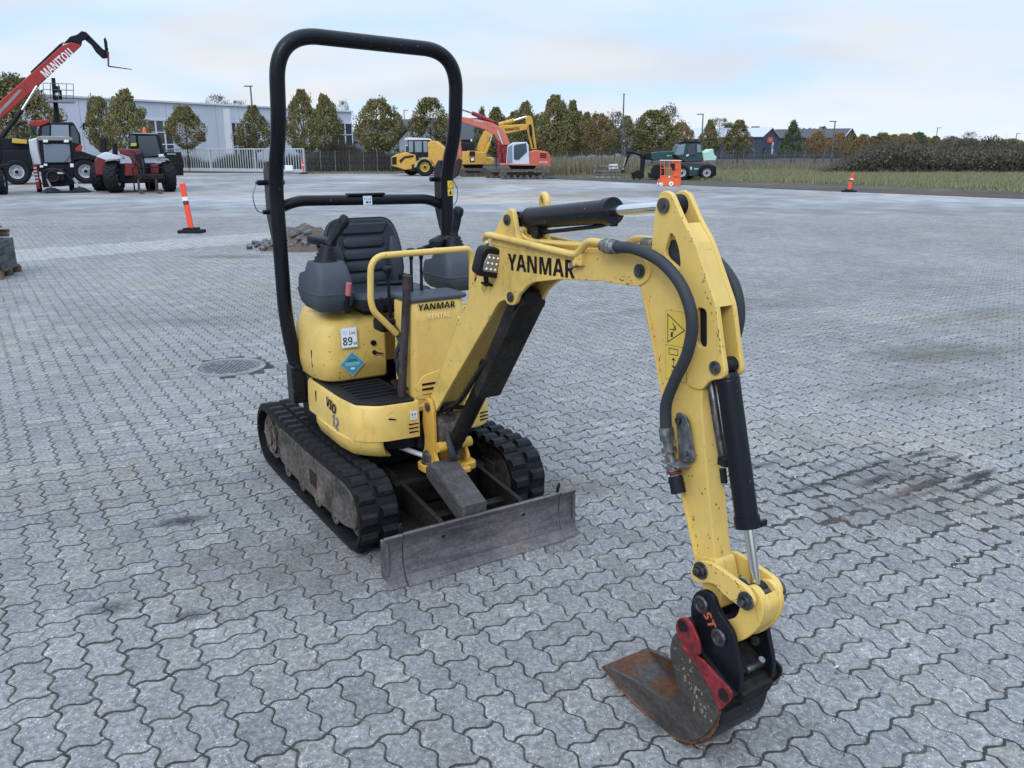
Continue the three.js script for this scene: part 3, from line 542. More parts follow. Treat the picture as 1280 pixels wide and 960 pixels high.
{ // scraped model decal on the skirt
  const g = [tr(word('VIO', .125, .052, .0015, .22), 0, 0, 0), tr(word('12', .080, .064, .0015, .1), .055, -.062, 0)];
  g.forEach(q => { q.rotateY(-Math.PI / 2); q.rotateX(.16); q.translate(-.4065, .585, .225); });
  part('decal', g[0], M.letter, house); part('decal', g[1], mat(.16, .17, .22, { roughness: .6 }), house);
}
// black counterweight wrap at the rear left and across the back
part('counterweight', [loft([[.39, -.02], [.47, .0], [.64, .012], [.70, .012]].map(([y, b]) => roundPoly([[-.385 - b, -.02 - (y - .37) * .42], [-.395 - b, -.22, .06], [-.33 - b, -.46, .16], [0, -.56, .2], [.33 + b, -.46, .16], [.395 + b, -.22, .06], [.385 + b, -.06], [0, -.05]], .02, 8).map(([x, z]) => [x, y, z])), 50)], M.plasticDark, house);
part('engine_cover', [loft([[.70, 0], [.84, .0], [.95, .015], [.985, .05]].map(([y, b]) => roundPoly([[-.30, -.03], [-.385 + b, -.20, .06], [-.33 + b, -.44 + b, .15], [0, -.54 + b, .2], [.33 - b, -.44 + b, .15], [.39 - b, -.20, .06], [.39 - b, .20], [.16, .20], [.16, -.03]], .02, 8).map(([x, z]) => [x, y, z])), 50)], M.yellow, house);
part('right_cover', [loft([[.48, .02], [.60, 0], [.85, 0], [.96, .02], [.985, .05]].map(([y, b]) => roundPoly([[.17, .02], [.17, .44 - b * .4], [.33 - b, .44 - b, .09], [.405 - b, .33 - b, .07], [.405 - b, .02]], .02, 7).map(([x, z]) => [x, y, z])), 50)], M.yellow, house);
part('right_skirt', prism(roundPoly([[.12, .1], [.12, .50], [.30, .48, .06], [.385, .36, .06], [.39, .1]], .02), .43, .595, .012), M.yellow, house);
for (let k = 0; k < 3; k++) part('vent_slot', box(.05, .006, .004, .285, .465 + k * .018, .480, 0, 0, .12), M.letter, house);
{ // front column with dash
  const c = (y, b, zf) => roundPoly([[-.10 + b, .30], [-.10 + b, zf, .035], [.205 - b, zf - .01, .06], [.205 - b, .30]], .01, 7).map(([x, z]) => [x, y, z]);
  part('front_column', loft([c(.585, .0, .487), c(.60, 0, .490), c(.80, .0, .492), c(1.0, .002, .486), c(1.072, .004, .480), c(1.084, .012, .472)], 45), M.yellow, house);
  part('column_foot', prism(roundPoly([[-.112, .36], [-.112, .512], [.20, .505], [.20, .36]], .02), .575, .603, .006), M.yellow, house);
  part('dash', [prism(roundPoly([[-.103, .27], [-.103, .487], [.208, .478], [.208, .27]], .03), 1.083, 1.104, .008)], M.plastic, house);
  const arch = roundPoly([[-.082, .625], [-.082, .70], [-.05, .742], [.08, .765], [.08, .625]], .03).map(p => p);
  part('column_panel', slab(arch, .490, .4955, .004), M.yellow, house);
  for (let k = 0; k < 2; k++) part('vent_slot', box(.078, .010, .006, -.018, .698 - k * .024, .4965, .002), M.letter, house);
  part('vent_slot', box(.078, .003, .005, -.018, .650, .4955), mat(.30, .18, .02), house);
  part('lettering', tr(word('YANMAR', .192, .029, .0015, .06), .037, 1.060, .4845), M.letter, house);
  part('lettering', tr(word('RENTAL', .115, .022, .0012, .0), .045, 1.016, .4875), mat(.84, .66, .30, { roughness: .8 }), house);
}
// seat
{
  const st = new THREE.Group(); st.name = 'seat'; st.position.set(0, 0, -.22); house.add(st);
  const srnd = (w, d, x, y, z, r = .07) => roundPoly([[-w / 2, -d / 2], [w / 2, -d / 2], [w / 2, d / 2], [-w / 2, d / 2]], r, 6).map(([a, b]) => [a + x, y, b + z]);
  part('seat_base', [box(.34, .06, .34, 0, 1.0, .15, .02)], M.plasticDark, st);
  part('seat_cushion', loft([srnd(.36, .36, 0, .995, .17), srnd(.43, .42, 0, 1.02, .17), srnd(.44, .43, 0, 1.06, .17), srnd(.40, .38, 0, 1.082, .165), srnd(.28, .26, 0, 1.078, .16)], 60), M.vinyl, st);
  // backrest: rounded shell leaning back, with bolsters and cross ribs
  const lean = -.17, place = g => { g.rotateX(lean); g.translate(0, 1.04, -.02); return g; };
  const outline = roundPoly([[-.185, 0], [-.222, .12], [-.215, .25, .1], [-.172, .375, .12], [.172, .375, .12], [.215, .25, .1], [.222, .12], [.185, 0]], .05, 7);
  part('backrest', place(slab(outline, -.045, .012, .022)), M.vinyl, st);
  part('backrest_piping', place(bentTube(outline.map(([x, y]) => [x * .985, y * .985 + .003, .008]).concat([[outline[0][0] * .985, outline[0][1] * .985 + .003, .008]]), .0045, .0, 140, 6)), M.plastic, st);
  for (const s of [-1, 1]) part('side_bolster', place(loft([[.02, .03, .05], [.10, .046, .06], [.20, .044, .058], [.27, .02, .035]].map(([y, w, d]) => roundPoly([[s * .165 - w, 0], [s * .165 + w, 0], [s * .165 + w * .8, d], [s * .165 - w * .6, d * .7]], .015, 4).map(([x, z]) => [x, y, z])), 60)), M.vinyl, st);
  for (let k = 0; k < 4; k++) part('back_pad', place(loft([-.118, -.10, .10, .118].map((x, i) => { const e = i % 3 ? 0 : .008; return roundPoly([[.012, .030 + k * .062 + e], [.030 - e, .036 + k * .062 + e], [.032 - e, .062 + k * .062], [.026 - e, .088 + k * .062 - e], [.012, .090 + k * .062 - e]], .006, 3).map(([z, y]) => [x * (1 - .06 * (k === 3)), y, z]); }), 50)), M.vinyl, st);
  part('headrest_pad', place(slab(roundPoly([[-.12, .285], [-.155, .35, .04], [.155, .35, .04], [.12, .285]], .02), .0, .026, .012)), M.vinyl, st);
  part('seat_belt', [bentTube([[.19, 1.06, -.02], [.20, 1.10, .08], [.12, 1.09, .16], [.0, 1.088, .12]], .012, .03, 40, 8), box(.05, .03, .07, .19, 1.10, .03, .008)], M.plasticDark, st);
}
// side consoles with joysticks
function consoleBox(x, z, s, y) {
  const c = new THREE.Group(); c.name = 'control_console'; c.position.set(x, y, z); house.add(c); if (s < 0) c.scale.set(.90, 1.15, 1);
  const sec = (yy, w, z0, z1, r) => roundPoly([[-w / 2, z0], [-w / 2, z1], [w / 2, z1], [w / 2, z0]], r, 6).map(([a, b]) => [a, yy, b]);
  part('console_lower', loft([sec(-.005, .16, -.16, .10, .05), sec(.02, .195, -.185, .122, .05), sec(.065, .21, -.195, .130, .045), sec(.072, .208, -.195, .129, .045)], 40), M.plastic, c);
  part('console_upper', loft([sec(.073, .205, -.19, .126, .045), sec(.115, .200, -.185, .120, .045), sec(.135, .192, -.175, .114, .045), sec(.150, .186, -.105, .108, .045), sec(.183, .170, -.085, .084, .04), sec(.194, .156, -.078, .072, .035)], 40), M.plastic, c);
  part('console_seam', prism(roundPoly([[-.108, -.196], [-.108, .132], [.108, .132], [.108, -.196]], .045), .066, .074, .002), M.plastic, c);
  // rubber bellows leaning with the stick
  const bax = new THREE.Quaternion().setFromUnitVectors(V3(0, 1, 0), V3(s < 0 ? .035 : .01, .235, .02).normalize());
  const axis = V3(s < 0 ? .20 : .035, .235, s < 0 ? .06 : .03).normalize(), q = new THREE.Quaternion().setFromUnitVectors(V3(0, 1, 0), axis);
  const prof = []; for (let k = 0; k <= 10; k++) { const t = k / 10; prof.push(new THREE.Vector2(lerp(.070, .030, t) + (k % 2 ? .006 : -.004), .0 + t * .088)); }
  const bell = new THREE.LatheGeometry(prof, 4 * 5); bell.applyQuaternion(bax); bell.translate(0, s < 0 ? .174 : .185, -.005); part('bellows', bell, M.plasticDark, c);
  const top = V3(0, s < 0 ? .172 : .183, -.005).add(V3(0, .082, 0).applyQuaternion(bax)), stick = new THREE.LatheGeometry([[.001, 0], [.022, .0], [.019, .012], [.016, .03], [.019, .05], [.021, .085], [.020, .11], [.026, .128], [.026, .150], [.018, .164], [.001, .168]].map(p => new THREE.Vector2(...p)), 16);
  stick.scale(1, s < 0 ? .98 : .95, 1.25); stick.applyQuaternion(q); stick.translate(top.x, top.y, top.z); part('joystick', stick, M.plasticDark, c);
  const kx = .045;
  part('lock_lever', [rod([kx, .02, .132], [kx + .004, .07, .146], .011, .009, 10), box(.03, .05, .008, kx, .012, .130, .003)], M.plasticDark, c);
  part('red_knob', rod([kx + .004, .066, .145], [kx + .010, .116, .152], .0155, .0145, 14), M.redKnob, c);
}
consoleBox(-.318, .035, -1, 1.018); consoleBox(.392, .0, 1, 1.05);
for (const [x, y, z] of [[-.272, 1.318, -.13], [.330, 1.292, -.04]]) part('armrest', [tr(loft([-.10, -.085, .075, .095].map((t, i) => roundPoly([[-.033, -.02], [.033, -.02], [.036, .02], [-.036, .02]], .014, 4).map(([a, b]) => [a * (i % 3 ? 1 : .7), b * (i % 3 ? 1 : .6), t])), 60), x, y, z, .06, x < 0 ? .2 : -.75, 0), rod([x, y - .02, z - .05], [x * .80, 1.22, z - .17], .014)], M.plasticDark, house);
// levers
part('blade_lever', [rod([-.10, .98, .27], [-.108, 1.185, .27], .0085, .007, 12), tr(new THREE.LatheGeometry([[.001, 0], [.010, .0], [.012, .02], [.020, .035], [.0235, .048], [.018, .058], [.001, .060]].map(p => new THREE.Vector2(...p)), 18), -.108, 1.17, .27)], M.plasticDark, house);
for (const x of [.0, .052]) part('travel_lever', [rod([x, 1.10, .30], [x, 1.285, .305], .0075, .0065, 12), tr(new THREE.LatheGeometry([[.001, 0], [.009, .0], [.011, .02], [.014, .028], [.022, .04], [.019, .052], [.001, .056]].map(p => new THREE.Vector2(...p)), 18), x, 1.255, .305)], M.plasticDark, house);
part('small_lever', [rod([-.158, .95, .30], [-.160, 1.07, .30], .004), tr(new THREE.SphereGeometry(.0125, 12, 8), -.160, 1.08, .30), bentTube([[-.158, 1.0, .30], [-.14, .97, .33], [-.11, .95, .34]], .004, .02, 24, 6)], M.plasticDark, house);
part('lever_base', [box(.10, .06, .10, -.125, .955, .27, .015)], M.blackDirty, house);
part('cable_loop', [flexTube([[-.115, .95, .34], [-.115, .90, .40], [-.13, .82, .38], [-.10, .72, .37], [-.125, .66, .36]], .012, 40, 8), flexTube([[-.125, .95, .36], [-.12, .86, .42], [-.14, .78, .41], [-.11, .68, .40]], .008, 40, 8)], M.hose, house);
part('floor_post', [rod([-.152, .64, .47], [-.104, 1.165, .47], .0195, .0185, 18), rod([-.106, 1.145, .47], [-.101, 1.208, .47], .0215, .0215, 18)], M.mast, house);
part('guard_rail', bentTube([[-.135, .935, .40], [-.246, 1.052, .41], [-.258, 1.10, .41], [-.248, 1.298, .41], [.255, 1.302, .41], [.275, 1.255, .40], [.275, 1.08, .39]], .0145, [.03, .05, .075, .06, .03], 120, 14), M.yellow, house);
part('wiring_loop', flexTube([[.21, 1.30, .80], [.10, 1.28, .95], [-.02, 1.30, 1.02]].map(p => p), .004, 24, 6), M.letter, house);
// roll bar
{
  const rb = new THREE.Group(); rb.name = 'roll_bar'; X.add(rb);
  part('hoop', bentTube([[-.405, .60, -.20], [-.432, .72, -.20], [-.462, .95, -.20], [-.462, 1.62, -.20], [-.462, 1.84, -.085], [-.456, 2.255, -.05], [.458, 2.225, -.05], [.464, 1.84, -.09], [.464, 1.62, -.20], [.464, .95, -.20], [.432, .72, -.20], [.405, .60, -.20]], .0355, [.08, .12, .16, .16, .27, .25, .16, .16, .12, .08], 260, 18), M.black, rb);
  part('cross_bar', bentTube([[-.455, 1.475, -.23], [-.36, 1.512, -.215], [.36, 1.500, -.215], [.455, 1.462, -.23]], .0265, .05, 60, 14), M.black, rb);
  part('cross_bar_plate', box(.20, .012, .05, .0, 1.535, -.21, .004), M.black, rb);
  for (const s of [-1, 1]) {
    part('hinge_bracket', [plate(roundPoly([[-.235, 1.70], [-.285, 1.66], [-.285, 1.44], [-.235, 1.33], [-.20, 1.33], [-.20, 1.70]], .01), s * .435, s * .450, .003), plate(roundPoly([[-.235, 1.70], [-.285, 1.66], [-.285, 1.44], [-.235, 1.33], [-.20, 1.33], [-.20, 1.70]], .01), s * .478, s * .492, .003), pinX(s * .40, s * .53, 1.60, -.262, .013, 14), pinX(s * .42, s * .515, 1.46, -.262, .011, 12)], M.black, rb);
    part('foot_socket', [box(.075, .20, .10, s * .428, .60, -.20, .012), box(.03, .04, .05, s * .455, .56, -.16, .006)], M.black, rb);
    part('lock_pin', [rod([s * .50, 1.60, -.262], [s * .54, 1.60, -.262], .006), flexTube([[s * .535, 1.60, -.26], [s * .56, 1.54, -.25], [s * .545, 1.47, -.25], [s * .51, 1.455, -.26]], .0025, 30, 6)], M.steel, rb);
  }
  sticker('bar_label', .048, .044, (c, w, h) => { c.fillStyle = '#c9d2da'; c.fillRect(0, 0, w, h); c.strokeStyle = '#6c7784'; c.lineWidth = 6; for (let k = 0; k < 4; k++) { c.beginPath(); c.moveTo(w * (.12 + k * .22), h * .2); c.lineTo(w * (.2 + k * .22), h * .5); c.stroke(); } c.fillStyle = '#2e3640'; c.fillRect(w * .3, h * .62, w * .3, h * .22); c.fillRect(w * .68, h * .62, w * .16, h * .22); }, rb, [.0, 1.505, -.1835], [-.05, 0, 0], 96);
  sticker('warning_label', .034, .082, (c, w, h) => { c.fillStyle = '#d9bb3a'; c.fillRect(0, 0, w, h); c.strokeStyle = '#1c1a14'; c.lineWidth = 5; c.strokeRect(2, 2, w - 4, h / 2 - 4); c.strokeRect(2, h / 2 + 2, w - 4, h / 2 - 4); c.beginPath(); c.moveTo(w * .2, h * .40); c.lineTo(w * .75, h * .1); c.lineTo(w * .8, h * .36); c.stroke(); c.fillStyle = '#1c1a14'; c.beginPath(); c.moveTo(w * .5, h * .58); c.lineTo(w * .78, h * .9); c.lineTo(w * .22, h * .9); c.fill(); }, rb, [.464, 1.555, -.1555], [0, 0, 0], 96);
}
// swing post
const BX0 = -.05, BX1 = .085, BXC = .0175;
part('swing_bracket', [
  plate(roundPoly([[.50, .36], [.53, .40], [.535, .46], [.515, .52], [.525, .59], [.556, .655, .03], [.60, .655, .03], [.628, .60], [.632, .50], [.63, .40], [.66, .36], [.64, .315], [.52, .31]], .02), BX0 - .022, BX0 - .004, .004),
  plate(roundPoly([[.50, .36], [.53, .40], [.535, .46], [.515, .52], [.525, .59], [.556, .655, .03], [.60, .655, .03], [.628, .60], [.632, .50], [.63, .40], [.66, .36], [.64, .315], [.52, .31]], .02), BX1 + .004, BX1 + .022, .004),
  rod([BXC, .30, .50], [BXC, .56, .50], .062, .062, 24), box(.13, .03, .22, BXC, .318, .60, .01), pinX(BX0 - .02, BX1 + .02, .44, .66, .024), prism(roundPoly([[-.11, .50], [-.11, .62], [.14, .68], [.14, .50]], .05), .30, .335, .006)], M.yellowDeep, X);
part('boom_foot_pin', [pinX(BX0 - .03, BX1 + .03, .615, .583, .021), pinX(BX0 - .034, BX0 - .028, .615, .583, .013, 8)], M.pin, X);
part('boom_foot_shell', [pinX(BX0 + .004, BX1 - .004, .50, .60, .072, 26)], M.mudSteel, X);
part('swing_pin', [rod([-.055, .345, .565], [-.055, .385, .565], .040, .040, 24), rod([-.055, .385, .565], [-.055, .398, .565], .030, .026, 6), rod([-.055, .315, .565], [-.055, .345, .565], .046, .046, 24)], M.mudSteel, X);
part('swing_cylinder', [rod([-.24, .385, .16], [-.145, .372, .40], .032, .032, 16)], M.darkMetal, X);
part('swing_rod', [rod([-.205, .398, .30], [-.085, .368, .545], .0125, .0125, 16)], mat(.75, .76, .78, { roughness: .3, metalness: .5 }), X);
part('boom_hose_loop', flexTube([[.0, .62, .52], [-.02, .48, .68], [-.01, .40, .70], [.03, .38, .665], [.05, .46, .62], [.05, .56, .55]], .016, 50, 10), M.hose, X);
// boom
{
  const bm = new THREE.Group(); bm.name = 'boom'; X.add(bm);
  const out = roundPoly([[.548, .625, .04], [.600, .582, .03], [.64, .625], [1.105, 1.118], [1.165, 1.185, .05], [1.215, 1.205], [1.235, 1.188, .03], [1.285, 1.192, .03], [1.31, 1.235], [1.385, 1.292, .1], [1.56, 1.325], [1.80, 1.350], [1.835, 1.350], [1.975, 1.353, .05], [2.036, 1.40, .05], [1.975, 1.462, .05], [1.70, 1.432], [1.22, 1.408, .05], [1.09, 1.398, .05], [1.028, 1.29, .08], [.86, 1.085]], .012, 6);
  const inner = out.map(p => p);
  const web = roundPoly([[.575, .635], [.615, .63], [1.12, 1.16], [1.30, 1.31, .1], [1.83, 1.372], [1.92, 1.38], [1.92, 1.428], [1.22, 1.392], [1.10, 1.382, .05], [1.045, 1.285, .08], [.86, 1.06]], .012, 6);
  part('side_plate', plate(out, BX0, BX0 + .016, .003), M.yellow, bm); part('side_plate', plate(out, BX1 - .016, BX1, .003), M.yellow, bm);
  part('box_section', plate(web, BX0 + .016, BX1 - .016, 0), M.yellow, bm);
  part('weld_strip', [rod([BX0 + .003, .655, .575], [BX0 + .003, 1.075, .848], .006, .006, 8)], M.yellow, bm);
  part('cylinder_lug', [plate(roundPoly([[1.10, 1.40], [1.205, 1.52, .035], [1.262, 1.555, .04], [1.285, 1.50], [1.30, 1.445], [1.37, 1.42], [1.37, 1.40]], .03), BX0 - .002, BX0 + .018, .003), plate(roundPoly([[1.10, 1.40], [1.205, 1.52, .035], [1.262, 1.555, .04], [1.285, 1.50], [1.30, 1.445], [1.37, 1.42], [1.37, 1.40]], .03), BX1 - .018, BX1 + .002, .003)], M.yellow, bm);
  part('lifting_eye', [tr(new THREE.TorusGeometry(.036, .0135, 12, 28), BX1 - .012, 1.556, 1.296, 0, Math.PI / 2 - .35, 0), box(.026, .10, .05, BX1 - .012, 1.475, 1.290, .006)], M.yellow, bm);
  part('lug_pin', [pinX(BX0 - .010, BX1 + .01, 1.505, 1.241, .020), pinX(BX0 - .014, BX0 - .008, 1.505, 1.241, .010, 6)], M.steel, bm);
  part('nose_pin', [pinX(BX0 - .008, BX1 + .012, 1.404, 1.978, .021), pinX(BX0 - .012, BX0 - .006, 1.404, 1.978, .015), pinX(BX0 - .0125, BX0 - .010, 1.404, 1.978, .006, 6)], M.pin, bm);
  part('cylinder_pin', [pinX(BX0 - .008, BX1 + .01, 1.222, 1.260, .019), pinX(BX0 - .012, BX0 - .006, 1.222, 1.260, .010, 6)], M.pin, bm);
  const L = word('YANMAR', .415, .060, .0015, .02); L.rotateY(-Math.PI / 2); L.rotateX(-.045); L.translate(BX0 - .0005, 1.361, 1.447); part('lettering', L, M.letter, bm);
  sticker('embossed_label', .075, .032, (c, w, h) => { c.fillStyle = '#c7a54a'; c.fillRect(0, 0, w, h); c.strokeStyle = '#7d6a33'; c.lineWidth = 6; c.strokeRect(14, h * .25, w * .3, h * .5); c.beginPath(); c.moveTo(w * .52, h * .8); c.lineTo(w * .72, h * .15); c.lineTo(w * .9, h * .8); c.closePath(); c.stroke(); }, bm, [BX0 - .0005, 1.243, 1.072], [0, -Math.PI / 2, 0], 128).rotation.set(-.9, -Math.PI / 2, 0, 'XYZ');
  const pipe = [[-.02, 1.415, 1.02], [-.058, 1.440, 1.10], [-.060, 1.436, 1.26], [-.060, 1.420, 1.645], [-.064, 1.424, 1.685], [-.068, 1.474, 1.742], [-.078, 1.474, 1.83]];
  part('hydraulic_pipe', bentTube(pipe, .0125, [.03, .06, .06, .03, .04], 120, 10), M.yellow, bm);
  part('hydraulic_pipe', bentTube(pipe.map(([x, y, z]) => [.035 - x, y, z + .02]), .0125, [.03, .06, .06, .03, .04], 120, 10), M.yellow, bm);
  for (const x of [-.022, .005]) part('hydraulic_pipe', bentTube([[x, 1.46, 1.27], [x, 1.435, 1.34], [x, 1.445, 1.60], [x, 1.468, 1.86]], .008, .05, 60, 8), M.yellow, bm);
  part('pipe_clamp', [box(.024, .045, .04, BX0 - .008, 1.410, 1.690, .006), pinX(BX0 - .026, BX0, 1.396, 1.680, .010, 6)], M.yellow, bm); part('clamp_bolt', pinX(BX0 - .028, BX0 - .004, 1.388, 1.668, .010, 8), M.galv, bm);
  part('pipe_bracket', rod([BX0, 1.375, 1.10], [-.078, 1.416, 1.13], .007), M.yellow, bm);
  const lamp = new THREE.Group(); lamp.name = 'work_lamp'; lamp.position.set(-.072, 1.342, 1.145); lamp.rotation.set(.18, .04, -.20); lamp.scale.setScalar(1.0); bm.add(lamp);
  part('lamp_housing', [loft([[-.035, .050], [-.02, .062], [.012, .064], [.026, .060]].map(([z, r]) => roundPoly([[-r, -r * .9], [r, -r * .9], [r, r * .9], [-r, r * .9]], r * .45, 5).map(([x, y]) => [x, y, z])), 50)], M.plasticDark, lamp);
  part('lamp_lens', slab(roundPoly([[-.042, -.034], [.042, -.034], [.046, .0], [.036, .036], [-.036, .036], [-.046, .0]], .010), .020, .030, .003), M.lens, lamp);
  for (let a = 0; a < 4; a++) for (let b = 0; b < 3; b++) part('lamp_diode', tr(new THREE.SphereGeometry(.0048, 8, 6), -.030 + a * .020, -.022 + b * .022, .030), mat(.92, .93, .95, { roughness: .15 }), lamp);
  part('lamp_mount', [rod([.0, -.055, -.005], [.02, -.095, -.01], .010), box(.04, .01, .03, .02, -.09, -.01, .003)], M.darkMetal, lamp);
}
function ram(name, a, b, split, rBarrel, rRod, collar, material, parent = X) {   // hydraulic cylinder: barrel from a, rod to b
  const g = new THREE.Group(); g.name = name; parent.add(g); const A = V3(...a), B = V3(...b), P = t => A.clone().lerp(B, t).toArray(), L = A.distanceTo(B), e = .02 / L;
  part('barrel', [rod(P(.05), P(split), rBarrel, rBarrel, 28), rod(P(split - e * 1.2), P(split + e * .4), rBarrel * collar, rBarrel * collar, 28), rod(P(.03), P(.05 + e * .5), rBarrel * .85, rBarrel * 1.02, 24)], material, g);
  part('rod', [rod(P(split), P(.985), rRod, rRod, 20)], M.chrome, g);
  part('rod_eye', [pinX(b[0] - .028, b[0] + .028, b[1], b[2], rRod * 1.9, 20)], M.darkMetal, g);
  part('barrel_eye', [pinX(a[0] - .028, a[0] + .028, a[1], a[2], rBarrel * .75, 20)], material, g);
  return g;
}
{
  const g = ram('arm_cylinder', [BXC, 1.505, 1.241], [BXC - .025, 1.599, 2.068], .645, .0385, .0165, 1.12, M.black);
  part('port_block', [box(.05, .04, .07, BXC, 1.475, 1.33, .008), box(.03, .03, .04, BXC - .02, 1.462, 1.36, .006)], M.blackDirty, g);
  part('feed_pipe', bentTube([[BXC - .01, 1.465, 1.36], [BXC - .01, 1.478, 1.46], [BXC - .01, 1.512, 1.70], [BXC - .01, 1.525, 1.755]], .007, .05, 60, 8), M.black, g);
  part('collar_clip', box(.03, .022, .012, BXC, 1.527, 1.765, .004), M.black, g);
}
{ // boom cylinder below the boom with its stone guard
  const g = ram('boom_cylinder', [BXC, .44, .665], [BXC, 1.222, 1.260], .70, .036, .018, 1.1, M.blackDirty);
  const A = V3(0, .44, .665), D = V3(0, 1.222 - .44, 1.260 - .665).normalize(), Nn = V3(0, -D.z, D.y);
  const along = (t, n) => { const q = A.clone().addScaledVector(D, t).addScaledVector(Nn, n); return [q.z, q.y]; };
  part('stone_guard', [plate([along(.42, .042), along(.42, .054), along(.98, .046), along(1.0, .02), along(.98, .034)], BXC - .046, BXC + .066, .003), plate([along(.44, .0), along(.42, .052), along(.98, .044), along(1.0, -.015), along(.94, -.025)], BXC - .049, BXC - .040, .003), plate([along(.44, .0), along(.42, .052), along(.98, .044), along(1.0, -.015), along(.94, -.025)], BXC + .060, BXC + .069, .003)], M.guard, g);
  part('guard_bolt', [pinX(BXC + .069, BXC + .078, along(.95, .015)[1], along(.95, .015)[0], .022, 16), pinX(BXC - .058, BXC - .049, along(.95, .015)[1], along(.95, .015)[0], .018, 16)], M.blackDirty, g);
  part('cylinder_hose', [flexTube([[BXC - .03, .62, .60], [BXC - .055, .72, .80], [BXC - .055, .86, .94], [BXC - .04, .95, 1.02]].map(([x, y, z]) => [x, y - .02, z + .02]), .011, 40, 8), flexTube([[BXC + .02, .60, .60], [BXC + .04, .66, .80], [BXC - .03, .80, .93], [BXC - .05, .92, 1.01]], .010, 40, 8)], M.blackDirty, g);
}
// dipper arm
{
  const dp = new THREE.Group(); dp.name = 'dipper_arm'; X.add(dp);
  const DX0 = -.048, DX1 = .026;
  const prof = roundPoly([[2.032, 1.60, .03], [2.050, 1.640, .03], [2.092, 1.640, .03], [2.150, 1.560], [2.196, 1.510], [2.292, 1.345], [2.325, 1.22, .03], [2.345, 1.155, .05], [2.285, 1.138, .03], [2.258, 1.10, .02], [2.20, 1.10], [2.165, 1.39], [2.02, 1.45]], .02);
  const hole = roundPoly([[2.100, 1.535], [2.075, 1.46], [2.150, 1.425], [2.135, 1.49]], .025), slot = roundPoly([[2.218, 1.332], [2.256, 1.332], [2.266, 1.224], [2.230, 1.224]], .017);
  part('head_plate', plate(prof, DX0 - .003, DX0 + .013, .003, [hole, slot]), M.yellow, dp); part('head_plate', plate(prof, DX1 - .013, DX1 + .003, .003, [hole]), M.yellow, dp);
  part('slot_fill', plate(roundPoly([[2.205, 1.345], [2.262, 1.345], [2.274, 1.21], [2.216, 1.21]], .011), DX0 + .0135, DX0 + .022, .003), M.darkMetal, dp);
  part('front_cap', plate([[2.150, 1.556], [2.196, 1.506], [2.290, 1.343], [2.276, 1.337], [2.184, 1.496], [2.142, 1.545]], DX0 + .013, DX1 - .013, .002), M.yellow, dp);
  part('box_section', plate(roundPoly([[1.972, 1.445, .03], [2.05, 1.475], [2.20, 1.36], [2.252, 1.11], [2.254, 1.06], [2.306, .805], [2.350, .605], [2.345, .565], [2.285, .545, .02], [2.268, .60], [2.195, .78], [2.080, 1.085], [1.955, 1.39, .03]], .012), DX0 + .004, DX1 - .004, .005), M.yellow, dp);
  part('edge_strip', [plate([[2.284, .585], [2.206, .776], [2.092, 1.085], [2.004, 1.335], [1.998, 1.331], [2.085, 1.083], [2.199, .773], [2.277, .582]], DX0 - .004, DX1 + .004, .001)], M.yellow, dp);
  part('arm_top_pin', [pinX(DX0 - .012, DX1 + .012, 1.600, 2.070, .0215), pinX(DX0 - .016, DX0 - .010, 1.600, 2.070, .011, 6)], M.pin, dp);
  part('lower_pin', [pinX(DX0 - .010, DX1 + .010, 1.178, 2.305, .019), pinX(DX0 - .014, DX0 - .008, 1.178, 2.305, .009, 6)], M.steel, dp);
  part('hose_reel', [pinX(-.030, .030, 1.43, 2.075, .072, 26)], M.hose, dp);
  sticker('warning_label', .088, .205, (c, w, h) => {
    c.fillStyle = '#cdb04a'; c.fillRect(0, 0, w, h); c.strokeStyle = '#3a3420'; c.lineWidth = 2; c.strokeRect(2, 2, w - 4, h * .5); c.strokeRect(2, h * .5, w - 4, h * .5 - 3);
    c.strokeStyle = c.fillStyle = '#17150f'; c.lineWidth = 9; c.beginPath(); c.moveTo(w * .12, h * .06); c.lineTo(w * .9, h * .26); c.lineTo(w * .12, h * .46); c.closePath(); c.stroke();
    c.lineWidth = 8; c.beginPath(); c.moveTo(w * .2, h * .27); c.lineTo(w * .5, h * .27); c.lineTo(w * .34, h * .17); c.moveTo(w * .42, h * .24); c.lineTo(w * .36, h * .33); c.moveTo(w * .5, h * .27); c.lineTo(w * .46, h * .20); c.stroke(); c.fillRect(w * .26, h * .31, w * .1, h * .07);
    c.lineWidth = 7; c.strokeRect(w * .18, h * .545, w * .42, h * .085);
    c.beginPath(); c.moveTo(w * .4, h * .68); c.lineTo(w * .4, h * .82); c.stroke(); for (const [y, d] of [[.67, 1], [.83, -1]]) { c.beginPath(); c.moveTo(w * .4, h * y); c.lineTo(w * .5, h * (y + d * .04)); c.lineTo(w * .3, h * (y + d * .04)); c.fill(); }
    c.fillRect(w * .3, h * .86, w * .26, h * .02); c.fillRect(w * .3, h * .9, w * .26, h * .02);
  }, dp, [DX0 + .0032, 1.205, 2.140], [0, -Math.PI / 2, 0]).rotation.set(-.07, -Math.PI / 2, 0, 'XYZ');
  const br = new THREE.Group(); br.name = 'coupling_bracket'; dp.add(br);
  part('bracket_plate', [plate(roundPoly([[2.168, 1.02], [2.218, 1.012], [2.258, .885], [2.195, .868]], .022), DX0 - .012, DX0 - .004, .002), box(.05, .006, .075, DX0 - .03, .870, 2.200, .002)], M.galv, br);
  part('bracket_bolt', [pinX(DX0 - .020, DX0 - .010, .995, 2.186, .011, 6), pinX(DX0 - .020, DX0 - .010, .905, 2.226, .008, 6)], M.steel, br);
  const hp = [[-.085, 1.470, 1.905], [-.092, 1.474, 2.00], [-.095, 1.445, 2.125], [-.095, 1.385, 2.208], [-.092, 1.303, 2.246], [-.090, 1.211, 2.234], [-.088, 1.119, 2.188], [-.085, 1.040, 2.155], [-.082, .965, 2.156]];
